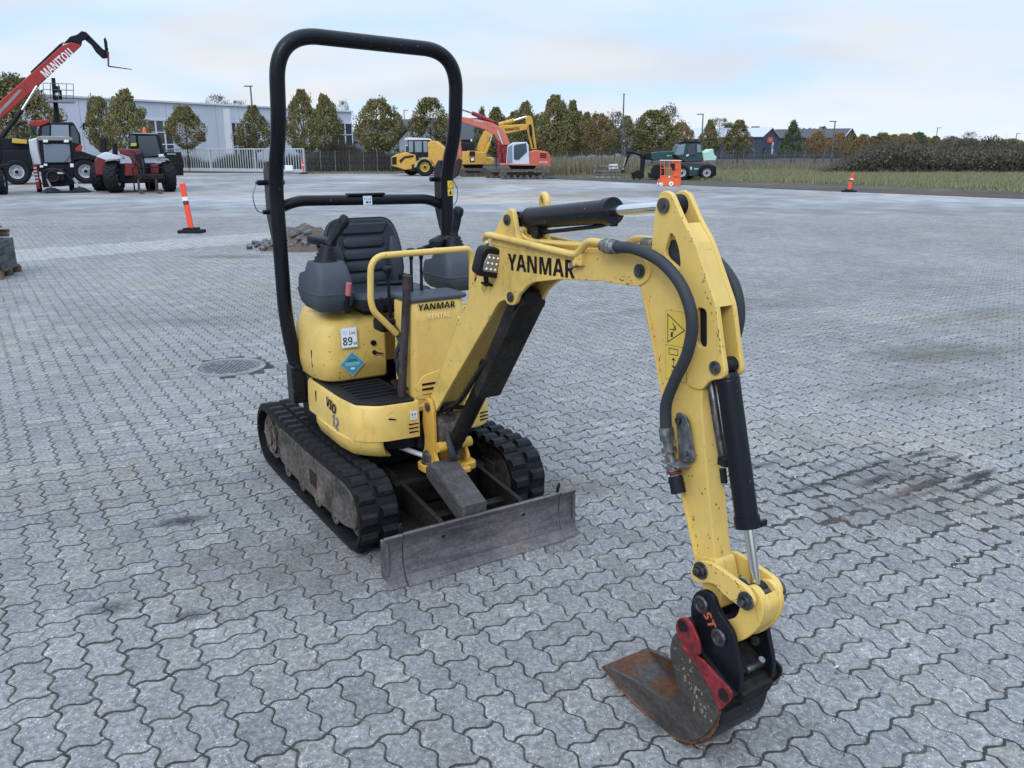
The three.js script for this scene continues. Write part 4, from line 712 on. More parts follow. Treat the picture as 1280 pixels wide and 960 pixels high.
  part('hose', flexTube(hp, .0172, 110, 14), M.hose, dp);
  part('hose_fitting', [rod([-.083, 1.468, 1.835], [-.085, 1.470, 1.91], .018, .021, 16), rod([-.083, 1.468, 1.85], [-.083, 1.468, 1.868], .024, .024, 6), rod([-.084, 1.469, 1.875], [-.084, 1.469, 1.885], .0235, .0235, 16)], M.galv, dp);
  part('hose_fitting', [rod([-.082, .968, 2.156], [-.082, .930, 2.165], .0215, .0215, 16), rod([-.082, .930, 2.165], [-.082, .905, 2.174], .015, .015, 12), rod([-.082, .912, 2.171], [-.082, .896, 2.177], .023, .023, 6), rod([-.082, .894, 2.178], [-.082, .80, 2.218], .014, .014, 14), rod([-.082, .862, 2.192], [-.082, .846, 2.199], .021, .021, 14)], M.galv, dp);
  part('dust_cap', [rod([-.082, .832, 2.205], [-.082, .786, 2.224], .0215, .0225, 18)], M.darkMetal, dp);
  part('red_seal', [tr(new THREE.TorusGeometry(.020, .003, 8, 20), -.082, .842, 2.2, Math.PI / 2 - .35, 0, 0)], M.rustRed, dp);
  part('hose', flexTube([[.10, 1.47, 1.90], [.105, 1.476, 2.02], [.105, 1.45, 2.14], [.102, 1.385, 2.228], [.10, 1.30, 2.258], [.095, 1.20, 2.24], [.09, 1.10, 2.20], [.085, .99, 2.16]].map(([x, y, z]) => [x - .022, y, z]), .0172, 110, 14), M.hose, dp);
  part('hose_fitting', [rod([.080, 1.468, 1.84], [.08, 1.47, 1.905], .016, .018, 16)], M.galv, dp);
  part('short_hose', flexTube([[-.02, 1.12, 2.262], [-.025, 1.06, 2.285], [-.025, .98, 2.310], [-.022, .925, 2.325]], .012, 40, 10), M.steel, dp);
  part('hose_elbow', [box(.028, .03, .035, -.022, .91, 2.335, .006), rod([-.022, .885, 2.33], [-.022, .845, 2.34], .010, .010, 10)], M.darkMetal, dp);
}
{ const g = ram('bucket_cylinder', [-.011, 1.178, 2.305], [-.014, .566, 2.480], .70, .0325, .0140, 1.12, M.black); part('collar_clip', box(.03, .02, .012, .015, .757, 2.455, .004), M.black, g); }
// bucket linkage
{
  const lk = new THREE.Group(); lk.name = 'bucket_linkage'; X.add(lk);
  const lo = roundPoly([[2.283, .548, .02], [2.292, .590, .03], [2.345, .620, .03], [2.50, .602, .03], [2.528, .570, .03], [2.502, .535, .03], [2.43, .540, .02], [2.37, .560, .02], [2.328, .538, .02], [2.30, .53, .02]], .02);
  for (const x of [-.068, .040]) part('side_link', plate(lo, x - .008, x + .008, .003), M.yellow, lk);
  const nutted = (z, y) => [pinX(-.092, .062, y, z, .016), pinX(-.082, -.075, y, z, .026, 20), pinX(.047, .055, y, z, .026, 20), pinX(-.092, -.080, y, z, .018, 20), pinX(-.102, -.09, y, z, .0115, 6)];
  part('link_pin', nutted(2.327, .580), M.pin, lk); part('link_pin', nutted(2.498, .566), M.pin, lk);
  for (const x of [-.057, .008]) part('link_sleeve', pinX(x, x + .022, .566, 2.498, .034, 22), M.yellow, lk);
  part('stick_end_boss', [pinX(-.05, .028, .580, 2.327, .030, 20), plate(roundPoly([[2.29, .60], [2.355, .62], [2.385, .54, .02], [2.375, .46, .04], [2.335, .455, .04], [2.31, .5]], .02), -.048, .026, .004)], M.yellow, lk);
  const po = roundPoly([[2.45, .585, .03], [2.515, .602, .03], [2.545, .560, .04], [2.532, .49, .06], [2.475, .418, .05], [2.425, .388, .025], [2.398, .408, .02], [2.402, .445, .02], [2.455, .485, .05], [2.462, .545]], .015);
  for (const x of [-.056, .014]) part('push_link', plate(po, x, x + .016, .003), M.yellow, lk);
  part('push_link_web', plate(roundPoly([[2.522, .585], [2.541, .556, .04], [2.528, .492, .06], [2.472, .422, .05], [2.43, .396], [2.42, .41], [2.46, .435], [2.51, .50, .05], [2.52, .55]], .006), -.040, .014, .002), M.yellow, lk);
}
// quick coupler
{
  const q = new THREE.Group(); q.name = 'quick_coupler'; X.add(q);
  const o = roundPoly([[2.303, .430, .03], [2.312, .500, .04], [2.345, .532, .04], [2.386, .534, .03], [2.412, .492], [2.470, .455, .02], [2.488, .40], [2.512, .335], [2.512, .285, .01], [2.488, .280], [2.424, .318], [2.359, .345]], .02);
  for (const x of [-.080, .052]) part('coupler_plate', plate(o, x - .008, x + .008, .003), M.black, q);
  part('coupler_body', [box(.118, .018, .16, -.014, .345, 2.41, .004, .45), box(.128, .045, .06, -.014, .268, 2.488, .012, .3)], M.blackDirty, q);
  for (const [z, y] of [[2.349, .484], [2.424, .416]]) part('coupler_pin', [pinX(-.093, .068, y, z, .020, 20), tr(new THREE.TorusGeometry(.021, .0065, 8, 22), -.091, y, z, 0, Math.PI / 2, 0), tr(new THREE.TorusGeometry(.021, .0065, 8, 22), .064, y, z, 0, Math.PI / 2, 0), pinX(-.099, -.09, y, z, .010, 10)], M.pin, q);
  part('coupler_rib', plate([[2.312, .405], [2.36, .335], [2.50, .270], [2.50, .283], [2.37, .345], [2.325, .412]], -.100, -.088, .002), M.blackDirty, q);
  part('locking_bolt', [rod([.01, .30, 2.47], [.01, .352, 2.50], .010), pinX(-.03, .040, .318, 2.478, .012, 12)], M.steel, q);
  part('bolt_hole_boss', [pinX(.036, .046, .372, 2.445, .014, 14)], M.steel, q);
  const t = word('ST', .046, .032, .0015, .1); t.rotateZ(-.85); t.rotateY(-Math.PI / 2); t.translate(-.0892, .452, 2.385); part('lettering', t, mat(.42, .09, .05, { roughness: .7 }), q);
}
// bucket
{
  const b = new THREE.Group(); b.name = 'bucket'; X.add(b);
  const BW0 = -.112, BW1 = .086;
  const side = roundPoly([[1.962, .045], [2.083, .017], [2.202, -.002, .05], [2.290, -.002, .06], [2.370, .036, .05], [2.438, .112, .06], [2.466, .20, .03], [2.43, .268], [2.353, .312], [2.319, .33], [2.288, .375, .02], [2.262, .340, .03], [2.252, .276, .04], [2.289, .213, .04], [2.300, .166, .035], [2.258, .106, .05], [2.132, .094], [1.978, .064]], .008);
  part('side_plate', plate(side, BW0, BW0 + .012, .002), M.rustSide, b); part('side_plate', plate(side, BW1 - .012, BW1, .002), M.rust, b);
  const shellO = [[1.958, .042], [2.02, .025], [2.083, .011], [2.15, .001], [2.20, -.006], [2.25, -.008], [2.292, -.006], [2.335, .010], [2.374, .032], [2.412, .070], [2.444, .110], [2.462, .155], [2.470, .205]], shellI = shellO.map(([z, y], k) => { const c = [2.25, .20], d = [c[0] - z, c[1] - y], l = Math.hypot(...d); return k < 4 ? [z + .005, y + .014] : [z + d[0] / l * .013, y + d[1] / l * .013]; }).reverse();
  part('shell', plate([...shellO, ...shellI], BW0 + .003, BW1 - .003, .001), M.rust, b);
  part('edge_bead', [flexTube(shellO.slice(0, 12).map(([z, y]) => [BW0 + .002, y + .003, z - .001]), .0062, 60, 8)], M.rustBrown, b);
  part('lip', plate([[1.938, .048], [1.942, .042], [2.04, .016], [2.05, .032], [1.952, .060]], BW0 - .003, BW1 + .003, .003), M.rust, b);
  part('back_plate', plate([[2.470, .20], [2.430, .272], [2.35, .318], [2.34, .305], [2.42, .258], [2.456, .195]], BW0 + .01, BW1 - .01, .002), M.blackDirty, b);
  const arc = []; for (let k = 0; k <= 8; k++) { const t = k / 8, i = 7.5 + t * 4.5, a = shellO[Math.floor(i)], c = shellO[Math.min(12, Math.floor(i) + 1)], f = i - Math.floor(i); arc.push([lerp(a[0], c[0], f), lerp(a[1], c[1], f)]); }
  part('black_rear', plate([...arc.map(([z, y]) => [z + .0045, y - .003]), ...arc.map(([z, y]) => [z - .004, y + .002]).reverse()], BW0 + .006, BW1 - .004, .001), M.black, b);
  const ear = roundPoly([[2.280, .378, .02], [2.286, .416, .03], [2.316, .436, .03], [2.342, .428, .02], [2.380, .385, .015], [2.384, .350, .006], [2.372, .336, .006], [2.398, .338, .006], [2.448, .322], [2.508, .304, .02], [2.511, .278, .02], [2.474, .218, .006], [2.436, .262], [2.378, .306, .008], [2.366, .318, .006], [2.346, .312], [2.319, .330]], .006);
  part('ear_plate', plate(ear, BW0 - .009, BW0, .002), M.rustRed, b, 'worn red bracket on the left side'); part('ear_plate', plate(ear, BW1, BW1 + .009, .002), M.blackDirty, b);
  for (const [z, y] of [[2.312, .405], [2.484, .276]]) part('ear_boss', [pinX(BW0 - .012, BW0 - .006, y, z, .019, 18), pinX(BW1 + .004, BW1 + .010, y, z, .019, 18)], M.guard, b);
  for (const [z, y] of [[2.312, .405], [2.484, .276]]) part('grab_pin', pinX(BW0, BW1, y, z, .017), M.blackDirty, b);
  setSeed(77); const fl = []; for (let k = 0; k < 46; k++) { const t = rnd(), z = lerp(2.29, 2.43, t) + rr(-.022, .022), y = lerp(.305, .16, t) + rr(-.05, .03); fl.push(tr(new THREE.CircleGeometry(rr(.0012, .0055) * (k % 9 ? 1 : 1.7), 5), 0, 0, 0, 0, -Math.PI / 2, rnd() * 3).scale(1, rr(.4, 2.2), rr(.4, 1.3)).translate(BW0 - .0008, y, z)); }
  part('paint_flakes', fl, mat(.20, .188, .15, { roughness: .8 }), b).userData.kind = 'stuff';
}

// chips and scratches in the enamel along the edges of the boom and dipper
function edgeChips(parentName, segs, x, n, s) {
  const par = X.children.find(c => c.name === parentName); setSeed(s); const g = [];
  for (let k = 0; k < n; k++) {
    const [a, b] = segs[Math.floor(rnd() * segs.length)], t = rnd(), nx = -(b[1] - a[1]), ny = b[0] - a[0], l = Math.hypot(nx, ny), off = Math.pow(rnd(), 2.2) * .022 + .002;
    const z = lerp(a[0], b[0], t) + nx / l * off, y = lerp(a[1], b[1], t) + ny / l * off, ang = Math.atan2(b[1] - a[1], b[0] - a[0]) + rr(-.5, .5), c = new THREE.CircleGeometry(rr(.0007, .0023), 5);
    c.scale(rr(.8, 3.2), 1, 1); c.rotateZ(ang); c.rotateY(-Math.PI / 2); c.translate(x, y, z); g.push(c);
  }
  part('paint_chips', g, M.chip, par).userData.kind = 'stuff';
}
edgeChips('boom', [[[.64, .625], [1.105, 1.118]], [[1.385, 1.296], [1.80, 1.353]], [[1.83, 1.354], [1.95, 1.356]], [[1.028, 1.29], [.86, 1.085]], [[.86, 1.085], [.60, .70]]], -.0506, 60, 811);
edgeChips('dipper_arm', [[[2.205, .776], [2.281, .585]], [[2.09, 1.085], [2.202, .776]], [[2.004, 1.335], [2.09, 1.085]]], -.0446, 40, 812);
edgeChips('dipper_arm', [[[2.292, 1.345], [2.196, 1.510]], [[2.325, 1.22], [2.292, 1.345]], [[2.196, 1.510], [2.092, 1.640]]], -.0516, 34, 813);
edgeChips('bucket_linkage', [[[2.50, .602], [2.345, .620]], [[2.37, .560], [2.43, .540]], [[2.43, .540], [2.502, .535]]], -.0766, 36, 814);

// ---------- machines parked across the yard ----------
const CP = Math.cos(15.755 * Math.PI / 180), SP = Math.sin(15.755 * Math.PI / 180);
// the point of the place that lies F metres ahead of the camera's foot and is seen at photograph pixel (u, v)
function at(u, v, F) { const dx = (u - 640) / 1035, dy = (v - 480) / 1035, t = F / (CP - dy * SP); return [dx * t, 1.75 + (-dy * CP - SP) * t]; }
// a machine's own frame, turned to face the camera when facing is set
function frame(u0, F, facing) { const X0 = at(u0, 200, F)[0], turn = facing ? -Math.atan2(X0, F) : 0, c = Math.cos(turn), D = F / c; const p = (u, v, z = 0) => { const q = at(u, v, F), k = (D - z) / D; return [facing ? (q[0] - X0) * c * k : q[0] * k - X0, 1.75 + (q[1] - 1.75) * k]; }; p.pos = [X0, 0, -F]; p.turn = turn; return p; }
const poly = (p, pts, z0, z1, bev = .02, rad = 0) => { const q = pts.map(a => p(a[0], a[1], z1)); return slab(rad ? roundPoly(q, rad, 3) : q, z0, z1, bev); };
const bar = (p, a, b, z, r, r2 = r, n = 8) => rod([...p(...a, z), z], [...p(...b, z), z], r, r2, n);
function wheel(parent, x, y, z, r, w, axis = 'z', rimM = M.rim, lugs = 22) {     // tyre with tread bars, rim and hub
  const g = new THREE.Group(); g.name = 'wheel'; parent.add(g); g.position.set(x, y, z); if (axis === 'x') g.rotation.y = Math.PI / 2; else if (typeof axis === 'number') g.rotation.y = axis;
  const pr = [[r * .56, -w * .40], [r * .66, -w * .50], [r * .86, -w * .52], [r * .96, -w * .44], [r * .975, 0], [r * .96, w * .44], [r * .86, w * .52], [r * .66, w * .50], [r * .56, w * .40]].map(q => new THREE.Vector2(...q));
  const t = new THREE.LatheGeometry(pr, 32); t.rotateX(Math.PI / 2); const list = [t];
  for (let k = 0; k < lugs; k++) for (const s of [-1, 1]) { const b = box(r * .11, r * .07, w * .52, 0, r * .975, s * w * .24, 0, 0, s * .55, 0); b.rotateZ((k + (s > 0 ? .5 : 0)) / lugs * 6.2832); list.push(b); }
  part('tyre', list, M.tyre, g);
  const rm = new THREE.LatheGeometry([[.001, .05], [r * .20, .05], [r * .24, -.02], [r * .42, -.06], [r * .50, .06], [r * .57, .10], [r * .58, -.10]].map(q => new THREE.Vector2(q[0], q[1] * w * 2.2 + w * .18)), 26); rm.rotateX(Math.PI / 2);
  part('rim', rm, rimM, g); const hub = []; for (let k = 0; k < 6; k++) hub.push(pinZ(r * .30 * Math.cos(k * 1.047), r * .30 * Math.sin(k * 1.047), w * .2, w * .34, r * .035)); part('hub_bolts', [pinZ(0, 0, w * .1, w * .42, r * .15), ...hub], M.darkMetal, g).userData.kind = 'stuff';
  return g;
}
const pinZ = (x, y, z0, z1, r, n = 12) => rod([x, y, z0], [x, y, z1], r, r, n);

{ // tall telehandler with its boom up, seen from the side
  const p = frame(64, 46, 1), t = thing('telehandler', 'large red and black telehandler with its long lettered boom raised at the left edge', 'telehandler', p.pos, p.turn);
  part('chassis', [poly(p, [[-40, 188], [100, 188], [123, 196], [123, 207], [-40, 207]], -2.2, -.35, .03), poly(p, [[38, 200], [92, 200], [90, 214], [40, 214]], -2.0, -.5, .03)], M.darkMetal, t);
  part('engine_hood', poly(p, [[-40, 173], [30, 173], [37, 178], [38, 190], [-40, 190]], -2.3, -.7, .04, .12), M.darkMetal, t);
  part('mudguard', [poly(p, [[92, 200], [96, 195], [122, 195], [126, 202], [122, 200], [100, 199]], -.5, .2, .01)], M.darkMetal, t);
  part('tool_box', poly(p, [[16, 173], [34, 175], [34, 180], [16, 179]], -.9, -.4, .02), M.rimYellow, t);
  part('cab', [poly(p, [[47, 190], [48, 162], [52, 154], [92, 152], [101, 168], [103, 190]], -1.5, -.5, .05, .1)], M.darkMetal, t);
  part('cab_window', poly(p, [[52, 172], [53, 158], [62, 156], [62, 172]], -.52, -.47, .01), M.glass, t); part('cab_window', poly(p, [[64, 174], [64, 156], [86, 156], [87, 174]], -.52, -.46, .01), M.glassPale, t); part('cab_window', poly(p, [[89, 178], [89, 157], [93, 157], [99, 169], [99, 180]], -.52, -.46, .01), M.glass, t);
  part('cab_roof', poly(p, [[35, 154], [42, 151], [60, 149], [62, 153], [50, 158], [37, 157]], -1.6, -.4, .03), M.red, t); part('side_panel', poly(p, [[94, 186], [101, 180], [104, 183], [102, 190], [96, 190]], -.45, -.35, .01), M.red, t);
  part('mirror', [bar(p, [100, 160], [106, 154], -.3, .02), poly(p, [[104, 153], [107, 153], [107, 162], [104, 162]], -.35, -.25, .02)], M.darkMetal, t);
  const bz = [-1.9, -1.25];
  part('boom', poly(p, [[-60, 184], [0, 129], [78, 55], [90, 50], [103, 53], [58, 97], [50, 105], [0, 152], [-60, 208]], ...bz, .03), M.red, t);
  part('boom_top_rail', poly(p, [[40, 92], [78, 55], [80, 50], [74, 54], [38, 90]], -1.8, -1.35, .01), M.darkMetal, t);
  part('boom_stripe', poly(p, [[-10, 150], [23, 114], [28, 112], [25, 117], [-10, 157]], -1.26, -1.235, .005), M.greyPaint, t);
  part('boom_head', poly(p, [[80, 52], [88, 43], [97, 40], [103, 35], [109, 36], [113, 42], [104, 47], [103, 53], [90, 49]], -1.85, -1.3, .03), M.darkMetal, t);
  part('jib', poly(p, [[104, 37], [110, 37], [131, 57], [137, 59], [138, 68], [131, 69], [122, 61], [116, 52], [107, 45]], -1.75, -1.4, .03), M.darkMetal, t);
  part('fork_carriage', [poly(p, [[132, 44], [134, 41], [137, 48], [138, 68], [135, 68]], -2.0, -1.85, .01), poly(p, [[132, 44], [134, 41], [137, 48], [138, 68], [135, 68]], -1.3, -1.15, .01), poly(p, [[135, 55], [138, 55], [138, 66], [135, 66]], -1.85, -1.3, .01)], M.darkMetal, t);
  for (const [z, dv] of [[-1.0, 0], [-2.1, 0]]) part('fork', [bar(p, [138, 60], [138, 79], z, .045, .045), bar(p, [138, 79], [170, 82], z, .04, .02)], M.rustRed, t);
  part('lift_cylinder', bar(p, [2, 174], [28, 138], -1.1, .12, .12, 14), M.darkMetal, t); part('lift_rod', bar(p, [28, 138], [46, 108], -1.1, .065, .065, 12), M.chrome, t);
  const c = p(71.5, 77.5, -1.24), a = p(58, 89, -1.24), b = p(88, 62, -1.24); const L = word('MANITOU', 1.95, .42, .02); L.rotateZ(Math.atan2(b[1] - a[1], b[0] - a[0])); L.translate(c[0], c[1], -1.248); part('lettering', L, M.white, t);
  for (const u of [21.6, 107.8]) { const q = p(u, 214); wheel(t, q[0], .655, -.1, .655, .5); wheel(t, q[0], .655, -2.2, .655, .5); }
}
{ // access basket on a mast behind it
  const p = frame(72, 51, 1), t = thing('access_platform', 'light grey railed work basket on a black mast behind the large telehandler', 'work platform', p.pos, p.turn);
  part('mast', [poly(p, [[64, 97], [69, 97], [75, 152], [77, 218], [69, 218], [68, 152]], -.35, .05, .02), poly(p, [[69, 150], [74, 148], [75, 153], [69, 154]], -.4, .12, .02)], M.darkMetal, t);
  part('platform_floor', poly(p, [[57, 125], [94, 125], [94, 127.5], [57, 127.5]], -.6, .7, .01), M.greyPaint, t);
  for (const z of [-.5, .6]) { const g = []; for (const u of [54, 63, 73, 83, 92]) g.push(bar(p, [u, 104], [u, 126], z, .02)); for (const v of [104, 112, 119]) g.push(bar(p, [54, v], [92, v], z, .02)); part('railing', g, M.galv, t); }
  part('control_box', [poly(p, [[65, 112], [77, 112], [78, 124], [66, 124]], .1, .5, .02), poly(p, [[67, 107], [75, 107], [75, 112], [67, 112]], .1, .3, .02)], M.darkMetal, t); part('notice', poly(p, [[69, 116], [74, 115], [75, 119], [70, 120]], .5, .52, 0), M.white, t);
}
{ // compact sweeper, front on
  const p = frame(72, 37.2, 1), t = thing('street_sweeper', 'compact grey and black street sweeper with a pale windscreen, facing the camera', 'street sweeper', p.pos, p.turn);
  part('cab', [poly(p, [[49, 173], [89, 173], [93, 206], [52, 206]], -1.5, -.1, .05)], M.darkMetal, t);
  part('windscreen', poly(p, [[54, 180], [87, 180], [89, 203], [56, 203]], -.12, -.05, .01), mat(.17, .20, .25, { roughness: .06 }), t);
  part('roof', poly(p, [[46, 171], [52, 170], [86, 170], [91, 173], [90, 176], [48, 176]], -1.5, .05, .03), M.greyPaint, t); part('roof_lamp', poly(p, [[54, 175], [60, 175], [60, 178], [54, 178]], 0, .1, .01), M.white, t); part('roof_lamp', poly(p, [[80, 175], [86, 175], [86, 178], [80, 178]], 0, .1, .01), M.white, t);
  part('side_panel', poly(p, [[36, 175], [47, 172], [49, 190], [53, 206], [42, 206], [38, 190]], -1.8, -.2, .05), M.panelWhite, t); part('side_strip', poly(p, [[41, 206], [47, 206], [51, 236], [46, 236]], -1.2, -.2, .02), M.red, t);
  for (let k = 0; k < 5; k++) part('side_marker', poly(p, [[42 + k * .6, 209 + k * 4], [46 + k * .6, 209 + k * 4], [46 + k * .6, 210.5 + k * 4], [42 + k * .6, 210.5 + k * 4]], -.2, -.17, 0), M.white, t);
  part('front_body', [poly(p, [[50, 206], [93, 206], [93, 232], [54, 234]], -1.3, -.05, .04), poly(p, [[58, 212], [80, 210], [82, 226], [60, 228]], -.05, .25, .05)], M.darkMetal, t);
  { const q = p(66, 220), r = p(76, 216); part('hose_drum', [tr(new THREE.TorusGeometry(.22, .03, 8, 24), q[0], q[1], .3), flexTube([[q[0] - .3, .9, .2], [q[0], 1.0, .4], [q[0] + .5, .8, .35], [q[0] + .75, .45, .2]], .03, 30, 8)], M.hose, t); part('number_plate', box(.28, .07, .02, r[0], r[1], .3), M.white, t); }
  for (const [u, v] of [[57, 206], [90, 206], [90, 208], [52, 208]]) { const q = p(u, v); part('head_lamp', box(.14, .09, .06, q[0], q[1], .02, .02), M.white, t); }
  part('wiper', bar(p, [80, 204], [88, 194], 0, .012), M.darkMetal, t);
  for (const s of [-1, 1]) { const g = new THREE.CylinderGeometry(.16, .48, .20, 26); part('brush', tr(g, s * .55 + .15, .10, .55), M.darkMetal, t); part('brush_arm', rod([s * .5, .55, .1], [s * .55 + .15, .22, .5], .04), M.greyPaint, t); }
  part('suction_mat', box(1.6, .05, .5, .2, .03, .9, .01), M.tyre, t);
  for (const u of [49, 90]) { const q = p(u, 234); wheel(t, q[0], .27, -.5, .27, .2, 'x', M.rim, 14); }
}
{ // dark vehicle cut by the left edge
  const p = frame(0, 35, 1), t = thing('yard_tractor', 'dark machine mostly outside the left edge with one wheel showing', 'tractor', p.pos, p.turn);
  part('body', [poly(p, [[-60, 150], [-2, 158], [2, 176], [3, 200], [-4, 214], [-60, 220]], -2, -.2, .05)], M.darkMetal, t); part('cab_window', poly(p, [[-40, 160], [-6, 164], [-1, 182], [-40, 184]], -.22, -.15, .01), M.glass, t);
  part('mudguard', poly(p, [[-14, 212], [-8, 206], [9, 205], [14, 210], [9, 208], [-8, 210]], -.6, .2, .02), M.darkMetal, t);
  { const q = p(4, 228); wheel(t, q[0] - .12, .54, -.1, .54, .42, 1.42, M.rim, 18); } { const q = p(-45, 226); wheel(t, q[0], .6, -.6, .6, .45, .9); }
}
{ // telehandler facing the camera
  const p = frame(168, 36.6, 1), P = (x, y) => [110 + x / 8.73, 150 + y / 8.73], pl = (pts, z0, z1, b = .02, r = 0) => poly(p, pts.map(q => P(...q)), z0, z1, b, r);
  const t = thing('telehandler', 'smaller red telehandler facing the camera with lowered pallet forks and a beacon on its cab', 'telehandler', p.pos, p.turn);
  part('chassis', [pl([[200, 480], [860, 480], [860, 690], [380, 690], [220, 640]], -2.6, -.5, .05)], M.darkMetal, t);
  part('left_body', pl([[75, 440], [110, 390], [210, 360], [330, 380], [350, 470], [200, 600], [90, 600]], -2.8, -.6, .05, .08), M.maroon, t, 'dark red engine side');
  part('bonnet_top', pl([[95, 400], [190, 350], [380, 400], [400, 425], [200, 440]], -2.4, -.55, .03), M.panelWhite, t);
  part('exhaust', [pl([[135, 200], [200, 190], [205, 350], [135, 350]], -1.9, -1.6, .04), pl([[265, 250], [320, 250], [325, 380], [268, 370]], -1.3, -1.0, .04)], M.darkMetal, t);
  part('boom', [pl([[330, 312], [560, 318], [600, 380], [560, 480], [500, 490], [450, 400], [350, 370]], -2.4, -.2, .04), pl([[400, 470], [560, 480], [560, 610], [400, 610]], -.9, -.3, .03), pl([[680, 490], [780, 480], [780, 590], [680, 590]], -.9, -.3, .03)], M.maroon, t); part('boom_hose', [flexTube([[...p(...P(470, 330), -.2), -.15], [...p(...P(560, 380), -.1), .1], [...p(...P(600, 470), .2), .3], [...p(...P(610, 590), .3), .35]], .03, 30, 8), flexTube([[...p(...P(440, 350), -.2), -.15], [...p(...P(500, 420), -.1), .1], [...p(...P(560, 500), .2), .3], [...p(...P(585, 600), .3), .35]], .025, 30, 8)], M.hose, t)
  part('boom_nose', pl([[510, 370], [600, 350], [650, 600], [565, 600]], -.35, .25, .05), M.darkMetal, t);
  part('cab', [pl([[450, 165], [480, 140], [760, 145], [790, 180], [850, 400], [620, 415], [450, 300]], -2.2, -.6, .06, .06)], M.darkMetal, t); part('cab_roof', pl([[470, 150], [482, 140], [755, 144], [770, 156]], -2.2, -.55, .02), M.greyPaint, t);
  part('windscreen', pl([[545, 175], [745, 172], [800, 385], [620, 408], [560, 320]], -.62, -.54, .01), M.glass, t); part('side_window', pl([[458, 190], [480, 165], [520, 170], [530, 290], [462, 290]], -.62, -.55, .01), M.glass, t); part('seat_cover', pl([[470, 255], [530, 250], [530, 285], [465, 288]], -.55, -.5, .01), mat(.4, .42, .08), t);
  { const q = p(...P(620, 105)); part('beacon', [rod([q[0], q[1] - .13, -1.2], [q[0], q[1] + .06, -1.2], .09, .07, 14), tr(new THREE.SphereGeometry(.07, 12, 8), q[0], q[1] + .06, -1.2)], M.orange, t); }
  part('mudguard', [pl([[185, 460], [210, 425], [300, 420], [350, 450], [300, 440], [210, 450]], -1.2, -.1, .02), pl([[760, 450], [800, 425], [880, 425], [905, 450], [870, 442], [800, 445]], -1.2, -.1, .02)], M.greyPaint, t);
  part('carriage_frame', [bar(p, P(485, 520), P(820, 520), .4, .02), bar(p, P(485, 600), P(835, 600), .4, .035), bar(p, P(485, 520), P(510, 780), .4, .03), bar(p, P(820, 520), P(835, 790), .4, .02), bar(p, P(665, 640), P(670, 780), .4, .015), pl([[500, 600], [840, 600], [840, 650], [500, 650]], .3, .45, .02)], M.blackDirty, t);
  for (const x of [550, 745]) { const a = p(...P(x, 650), .5), b = p(...P(x + 10, 795), .5); part('fork', [rod([...a, .5], [b[0], .06, .5], .055, .055, 6), box(.13, .045, 1.1, b[0] + .08, .06, 1.0, .01, 0, .1)], M.rust, t); }
  part('mirror', [pl([[770, 375], [830, 372], [835, 405], [775, 408]], -.4, -.3, .02)], M.panelWhite, t);
  { let q = p(...P(285, 630)); wheel(t, q[0], .63, -.45, .63, .5, 1.25, M.rim, 16); q = p(...P(885, 620)); wheel(t, q[0], .63, -.45, .63, .42, 1.75, M.rim, 16); q = p(...P(140, 630), -2.4); wheel(t, q[0], .6, -2.6, .6, .5, 1.25, M.rim, 16); q = p(...P(690, 630), -2.4); wheel(t, q[0], .6, -2.6, .6, .5, 1.5, M.rim, 16); }
}
{ const p = frame(217, 41, 1), t = thing('loader_bucket', 'black loader bucket with a small white mark standing beside the smaller telehandler', 'loader bucket', p.pos, p.turn);
  part('bucket_back', [poly(p, [[206, 190], [226, 190], [229, 204], [229.5, 219.5], [216, 219.5], [207, 205]], -.9, 0, .03)], M.darkMetal, t); part('bucket_lip', poly(p, [[215, 204], [229, 204], [229.5, 219], [217, 219]], .0, .06, .02), M.blackDirty, t); { const q = p(214.5, 192.5); part('lettering', tr(word('MANITOU', .38, .05, .01), q[0], q[1], .0), M.white, t); } }
{ // articulated dumper
  const p = frame(525, 60.6), P = (x, y) => [480 + x / 5.82, 130 + y / 5.82], pl = (pts, z0, z1, b = .03, r = 0) => poly(p, pts.map(q => P(...q)), z0, z1, b, r);
  const t = thing('dump_truck', 'yellow articulated dump truck seen behind the right post of the roll bar', 'dump truck', p.pos);
  part('hood', pl([[54, 385], [90, 365], [160, 350], [230, 372], [240, 470], [150, 480], [100, 462], [54, 450]], -2.3, -.2, .05, .05), M.yellowDeep, t); part('grille', pl([[58, 388], [90, 384], [90, 438], [58, 440]], -.2, -.13, .01), M.darkMetal, t); part('hood_stripe', pl([[110, 410], [150, 380], [215, 372], [215, 384], [150, 395], [120, 430]], -.2, -.14, .01), M.darkMetal, t);
  part('cab', pl([[170, 262], [325, 262], [325, 385], [235, 392], [180, 365]], -1.9, -.3, .05), M.darkMetal, t); part('cab_roof', pl([[150, 248], [180, 243], [320, 250], [335, 262], [150, 264]], -2.0, -.2, .03), M.panelWhite, t);
  for (const [a, b] of [[178, 212], [222, 275], [284, 318]]) part('cab_window', pl([[a, 270], [b, 270], [b, 350], [a + 4, 352]], -.32, -.24, .01), M.glassPale, t);
  part('dump_body', pl([[318, 280], [345, 266], [372, 268], [440, 325], [520, 330], [520, 470], [350, 470], [322, 400]], -2.6, .1, .06, .1), M.yellowDeep, t);
  part('mudguard', pl([[215, 460], [235, 420], [290, 388], [330, 398], [362, 450], [352, 455], [318, 412], [270, 408], [232, 462]], -.6, .35, .02), mat(.42, .33, .15, { roughness: .8 }), t); part('step', pl([[200, 440], [232, 440], [232, 490], [205, 490]], -.5, .1, .02), M.darkMetal, t);
  { let q = p(...P(300, 470)); wheel(t, q[0], .62, .1, .62, .5, 'z', M.rimYellow); q = p(...P(200, 475), -2); wheel(t, q[0], .62, -2.1, .62, .5, 'z', M.rimYellow); q = p(...P(480, 475)); wheel(t, q[0], .62, -.3, .62, .5, 'z', M.rimYellow); }
}
